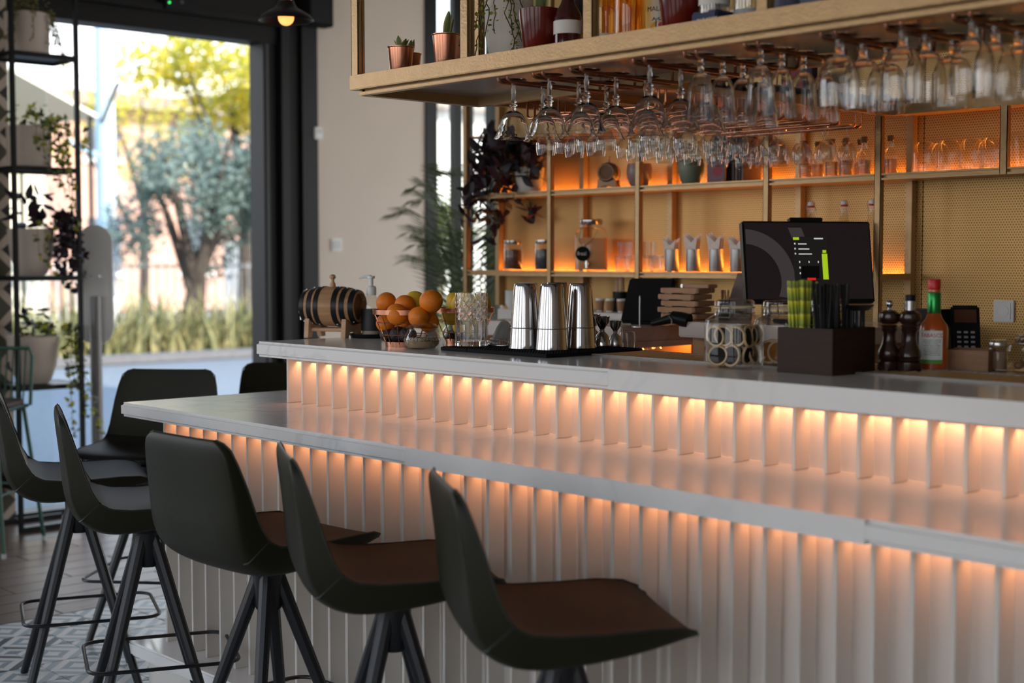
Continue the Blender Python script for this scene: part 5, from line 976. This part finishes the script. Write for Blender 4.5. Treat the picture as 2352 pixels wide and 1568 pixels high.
for i, (px, c) in enumerate(((1810, (.02, .02, .04)), (1875, (.05, .02, .025)), (1945, (.03, .03, .035)))): obottle('dark_bottle', ('dark blue bottle past the far hanger post', 'dark plum bottle past the far hanger post', 'black bottle past the far hanger post')[i], px, 2.47, [(r*.95, z*.7) for r, z in WINE], P('dk%d' % i, c, .1), [('label', [(.0352, .02), (.0352, .06)], P('dk_label', (.10, .11, .16), .6), 28, 'open')])
# books and boxes on top of the back shelf, seen past the racks
for i, (px, c, h) in enumerate(((1812, (.10, .015, .02), .16), (1835, (.45, .10, .10), .15), (1858, (.06, .03, .10), .155))):
    y = 4.05; T = thing('tall_box', ('dark red gift box', 'pale red patterned gift box', 'violet gift box')[i]+' on top of the back shelving', 'box', (at_y(px, 180, y).x, y, 1.8765), R(10)); MB().box(-.022, .022, -.022, .022, 0, h).build('case', P('gift%d' % i, c, .5), T, .002); MB().box(-.0225, .0225, -.0225, .0225, h*.86, h*.9).build('band', M_gold, T)
# ================================================================== PURPLE TRAILING PLANT AND PALM
px0 = at_y(1216, 400, 4.02); T = thing('trailing_plant', 'dark purple trailing plant in a white pot on the upper back shelf', 'plant', (px0.x, 4.02, US)); MB().lathe([(.0005, 0), (.045, 0), (.050, .01), (.062, .10), (.058, .10), (.05, .09)], 28).build('pot', P('white_glaze', (.72, .66, .60), .4), T)
tuft(T, (-.05, -.02, .10), 60, .10, .12, lance_me, LP, .075, 51); vines(T, (-.03, -.02, .10), .06, 14, (.10, .34), lance_me, LP, .070, 52, 120, 320, .028, .10, .03, .10, 2); vines(T, (.0, -.02, .10), .06, 4, (.05, .10), lance_me, LP, .06, 53, -60, 20, .03, .06, .03, .06, 1); tuft(T, (.05, -.03, .12), 14, .06, .06, lance_me, LP+[LI[1]], .06, 54); vines(T, (-.13, -.03, .12), .05, 7, (.25, .42), lance_me, LP, .065, 55, 150, 300, .03, .10, .03, .06, 2); tuft(T, (-.16, -.02, .08), 34, .09, .20, lance_me, LP+[LI[1]], .07, 56)
pp = at_y(1095, 600, 4.85); PT = thing('potted_palm', 'potted palm with feathery fronds between the window and the back shelving', 'plant', (pp.x, 4.85, 0)); MB().lathe([(.0005, 0), (.13, 0), (.16, .32), (.175, .36), (.165, .36), (.15, .3), (.0005, .3)], 28).build('pot', P('white_stone', (.74, .67, .60), .7), PT)
LPm = leafmat('palm_leaf', (.025, .045, .012), (.075, .10, .02), .3); rd = random.Random(61)
for i in range(14):
    a = R((200, 235, 170, 150, 260, 20, 300, 60, 330, 215, 185, 110, 245, 160)[i]); d = Vector((math.cos(a), math.sin(a), 0)); H = rd.uniform(.95, 1.75); rch = rd.uniform(.25, .5); pts = []
    for k in range(9): q = k/8; pts.append(d*(rch*q**1.6)+Vector((0, 0, .3+H*math.sin(q*1.75)/math.sin(1.45)*.9)))
    F_ = MB().tube(pts, [.006*(1-.8*k/8)+.001 for k in range(9)], 5).build('frond', LPm, PT); lf = MB()
    for k in range(26):
        q = .38+.62*k/25; j = min(7, int(q*8)); c = pts[j].lerp(pts[j+1], q*8-j); tg = (pts[j+1]-pts[j]).normalized(); sd = tg.cross(Vector((0, 0, 1))).normalized()
        for s in (-1, 1):
            le = .24*math.sin(.5+2.4*(1-q)); v = (sd*s*.75+tg*.65+Vector((0, 0, -.22))).normalized()*le; w = tg.cross(v).normalized()*.0; wv = tg*.007; lf.add([c-wv, c+v*.5+wv*.9+Vector((0, 0, .012)), c+v, c+v*.5-wv*.9+Vector((0, 0, .012))], [(0, 1, 2, 3)])
    lf.build('leaflets', LPm, F_, smooth=0)
# ================================================================== PLANT RACK BY THE DOOR
RX0, RX1, RY0, RY1 = -7.06, -6.80, 2.92, 3.252
rk = thing('plant_rack', 'tall black metal plant rack between the tiled pier and the doorway', 'rack', (0, 0, 0))
for x in (RX0, RX1):
    for y in ((RY0, RY1) if x == RX1 else (RY0,)): MB().box(x-.011, x+.011, y-.011, y+.011, 0, ZC-.3).build('post', M_black, rk, .001)
RS = (2.37, 1.812, 1.272, .728, .27)
for z in RS:
    MB().box(RX0, RX1, RY0, RY1+.015, z-.008, z).build('shelf', M_black, rk)
    for b in ((RX1-.008, RX1+.012, RY0, RY1, z-.022, z+.002), (RX0-.008, RX0+.008, RY0, RY1, z-.022, z+.002), (RX0, RX1, RY0-.008, RY0+.008, z-.022, z+.002), (RX0, RX1, RY1-.008, RY1+.008, z-.022, z+.002)): MB().box(*b).build('shelf_edge', M_black, rk, .001)
MB().box(RX0, RX1+.012, RY0, RY1, .20, .268).build('tray', M_black, rk, .001)
for b in ((RX1-.008, RX1+.012, RY0, RY1, 0, .028), (RX0-.008, RX0+.008, RY0, RY1, 0, .028)): MB().box(*b).build('base_bar', M_black, rk)
M_pot = P('cream_pot', (.62, .52, .44), .6, noise=(4, .06))
def rpot(nm, lb, z, prof): 
    T = thing(nm, lb, 'plant', (-6.925, 3.055, z)); MB().lathe(prof, 32).build('pot', M_pot, T); h = prof[-3][1]; MB().lathe([(.0005, h-.015), (prof[-3][0]*.93, h-.015)], 24).build('soil', P('potting_soil', (.03, .02, .014), .9), T); return T
CYL = [(.0005, 0), (.100, 0), (.106, .006), (.110, .205), (.104, .206), (.10, .19)]; TAP = [(.0005, 0), (.062, 0), (.075, .012), (.100, .09), (.112, .20), (.114, .235), (.108, .236), (.10, .2)]
T = rpot('potted_moss_fern', 'cream pot of dry brownish trailing foliage on the top rack shelf', RS[0]+.002, CYL); LB = [leafmat('dry_leaf', (.16, .11, .03), (.30, .22, .06), .4), leafmat('dry_green', (.14, .15, .03), (.26, .26, .05), .4)]
tuft(T, (0, 0, .19), 130, .11, .10, round_me, LB, .020, 71); vines(T, (0, 0, .20), .11, 16, (.03, .28), round_me, LB, .013, 72, -60, 120, .014, .02, .008, .006, 2)
T = rpot('potted_ivy', 'cream pot of long trailing ivy on the second rack shelf', RS[1]+.002, CYL); tuft(T, (0, 0, .20), 46, .12, .13, ivy_me, LI, .036, 73); vines(T, (0, 0, .20), .11, 13, (.10, .34), ivy_me, LI, .036, 74, -50, 100, .03, .05, .018, .03, 1); vines(T, (.03, .06, .20), .10, 4, (.45, .62), ivy_me, [LI[2], LI[0]], .036, 75, 20, 80, .045, .04, .014, .02, 1); vines(T, (.0, .10, .14), .08, 4, (.02, .12), ivy_me, LI, .04, 79, 60, 110, .03, .05, .03, .22, 1)
T = rpot('potted_wandering_plant', 'cream pot of purple leaves and ivy on the middle rack shelf', RS[2]+.002, TAP); tuft(T, (0, 0, .24), 44, .10, .17, lance_me, LP, .082, 81); vines(T, (.03, .04, .23), .10, 10, (.14, .36), round_me, LP, .036, 82, 30, 110, .02, .07, .02, .05, 3); vines(T, (.03, 0, .23), .10, 4, (.10, .24), ivy_me, LI, .034, 83, -30, 40, .03, .03, .012, .01, 1)
T = rpot('potted_mixed_plant', 'cream pot of purple sprouts and ivy trailing to the floor on the low rack shelf', RS[3]+.002, [(r*1.12, z*1.02) for r, z in TAP]); tuft(T, (0, 0, .24), 30, .10, .15, lance_me, LP+[LI[1]], .07, 85); tuft(T, (.02, .02, .23), 46, .12, .08, ivy_me, LI, .036, 86); vines(T, (.03, .07, .24), .11, 6, (.20, .58), ivy_me, [LI[1], LI[0], LI[2]], .036, 87, 20, 70, .03, .04, .012, .02, 2)
# ================================================================== GREEN WIRE STOOL, SANITISER STAND
M_gw = P('green_wire', (.022, .075, .048), .4, .1); T = thing('wire_stool', 'green metal wire stool with brown cushion beside the plant rack', 'stool', (-6.585, 2.62, 0), R(-138))
def arc2(w, d, zt, n=9): return [(-w, d, .66), (-w, d-.005, .70), (-w*1.0, d-.03, zt-.04), (-w*.9, d-.04, zt), (w*.9, d-.04, zt), (w, d-.03, zt-.04), (w, d-.005, .70), (w, d, .66)]
MB().tube(arc2(.19, -.17, .93), .009, 8).build('back_frame', M_gw, T)
for i in range(11): x = -.155+.031*i; MB().tube([(x, -.21, .925), (x, -.185, .76), (x, -.165, .68), (x*.95, -.12, .655), (x*.9, .17, .655)], .0042, 6).build('wire', M_gw, T)
MB().tube([(-.18, -.16, .66), (-.17, .17, .655), (.17, .17, .655), (.18, -.16, .66)], .009, 8, True).build('seat_frame', M_gw, T)
MB().rings([sqr(.165, .663, .05), sqr(.175, .672, .05), sqr(.175, .688, .05), sqr(.16, .696, .05)]).build('cushion', P('brown_cushion', (.06, .035, .03), .6), T)
for sx_, sy_ in ((-1, -1), (1, -1), (1, 1), (-1, 1)): lg_ = MB().tube([(sx_*.165, sy_*.15, .655), (sx_*.225, sy_*.215, .02)], .010, 8).build('leg', M_gw, T); MB().cyl((sx_*.225, sy_*.215, 0), (sx_*.225, sy_*.215, .022), .011).build('foot_cap', P('clear_cap', (.5, .5, .48), .4), lg_)
MB().tube([(-.20, -.185, .28), (.20, -.185, .28), (.20, .185, .28), (-.20, .185, .28)], .007, 8, True).build('foot_rest', M_gw, T)
p = at_z(227, 1188, 0); T = thing('sanitiser_stand', 'grey stand with long rounded plate on a steel pole in the doorway', 'stand', (p.x, p.y, 0), R(58)); M_lg = P('light_grey_plastic', (.78, .78, .76), .45); M_pole = P('pole_grey', (.22, .21, .21), .4, .4)
def pill(a, h, n=10): return [(a*math.cos(R(180*i/n)), h-a+a*math.sin(R(180*i/n))) for i in range(n+1)]+[(-a*math.cos(R(180*i/n)), -(h-a)-a*math.sin(R(180*i/n))) for i in range(n+1)]
def pillbox(a, h, y0, y1, zc): return MB().rings([[(x, y, zc+z) for x, z in pill(a, h)] for y in (y0, y1)])
MB().lathe([(.0005, 0), (.15, 0), (.15, .006), (.14, .010), (.0005, .010)], 32).build('base', M_pole, T); MB().cyl((0, 0, .008), (0, 0, 1.165), .031, seg=24).build('pole', M_pole, T); pillbox(.088, .315, .035, .060, 1.222).build('plate', M_lg, T, .004); pillbox(.054, .175, .030, .036, 1.16).build('bracket', M_lg, T, .001)
for s in (-1, 1): MB().cyl((s*.022, .0275, 1.27), (s*.022, .030, 1.27), .006).build('screw', M_bsteel, T)
# ================================================================== PENDANT LAMP AND SMALL WALL FITTINGS
c = C0+ray(657, 48)*5.4; T = thing('pendant_lamp', 'black dish pendant lamp with glowing bulb in front of the door header', 'lamp', c)
MB().lathe([(.105, 0), (.104, .006), (.092, .020), (.066, .036), (.044, .048), (.034, .062), (.030, .075), (.029, .075), (.033, .060), (.042, .046), (.064, .033), (.09, .017), (.103, .002)], 40).build('shade', P('dark_enamel', (.022, .017, .016), .35, .3), T)
MB().lathe([(.020, .072), (.022, .078), (.022, .12), (.010, .13), (.0005, .131)], 20).build('socket', M_copper, T); MB().cyl((0, 0, .125), (0, 0, ZC-c.z), .004, seg=8).build('cord', M_black_rub, T)
MB().sphere((0, 0, .012), .030, 18, 12).build('bulb', P('bulb_glow', (1, .7, .4), .4, emit=(1, .36, .08, 1.7)), T); MB().lathe([(.0005, ZC-c.z-.02), (.05, ZC-c.z-.02), (.05, ZC-c.z), (.0005, ZC-c.z)], 20).build('ceiling_rose', M_black, T)
q = at_x(415, 12, XW+.04); T = thing('door_sensor', 'black door sensor with a green light on the header', 'sensor', (XW+.0, q.y, q.z)); MB().box(.0, .05, -.10, .10, -.03, .045).build('case', M_black_pl, T, .006); MB().sphere((.051, -.075, .005), .006, 8, 5).build('green_light', P('green_led', (.02, .6, .1), .4, emit=(.05, 1, .2, 2)), T); MB().sphere((.05, -.0, .015), .010, 10, 6).build('lens', M_pole, T)
q = at_x(715, 25, XW+.06); T = thing('wall_speaker', 'black box speaker above the door jamb', 'speaker', (XW+.0, q.y+.03, q.z)); MB().box(.021, .12, -.09, .09, -.09, .12).build('case', M_black_rub, T, .006); MB().box(.12, .124, -.075, .075, -.075, .105).build('grille', M_black_pl, T)
q = at_x(722, 305, XW+.03); T = thing('thermostat', 'white wall thermostat box next to the door jamb', 'thermostat', (XW, q.y+.035, q.z)); MB().box(.0005, .03, -.03, .03, -.036, .036).build('case', M_wplast, T, .005); MB().box(.03, .0315, -.02, .02, .0, .024).build('display', P('socket_grey', (.62, .62, .6), .4), T)
q = at_x(772, 562, XW); T = thing('light_switch', 'white light switch on the cream wall', 'switch', (XW, q.y, q.z)); MB().box(.0005, .010, -.038, .038, -.038, .038).build('plate', M_wplast, T, .002); MB().box(.010, .0135, -.024, .024, -.026, .026).build('rocker', P('socket_grey', (.62, .62, .6), .4), T, .001)
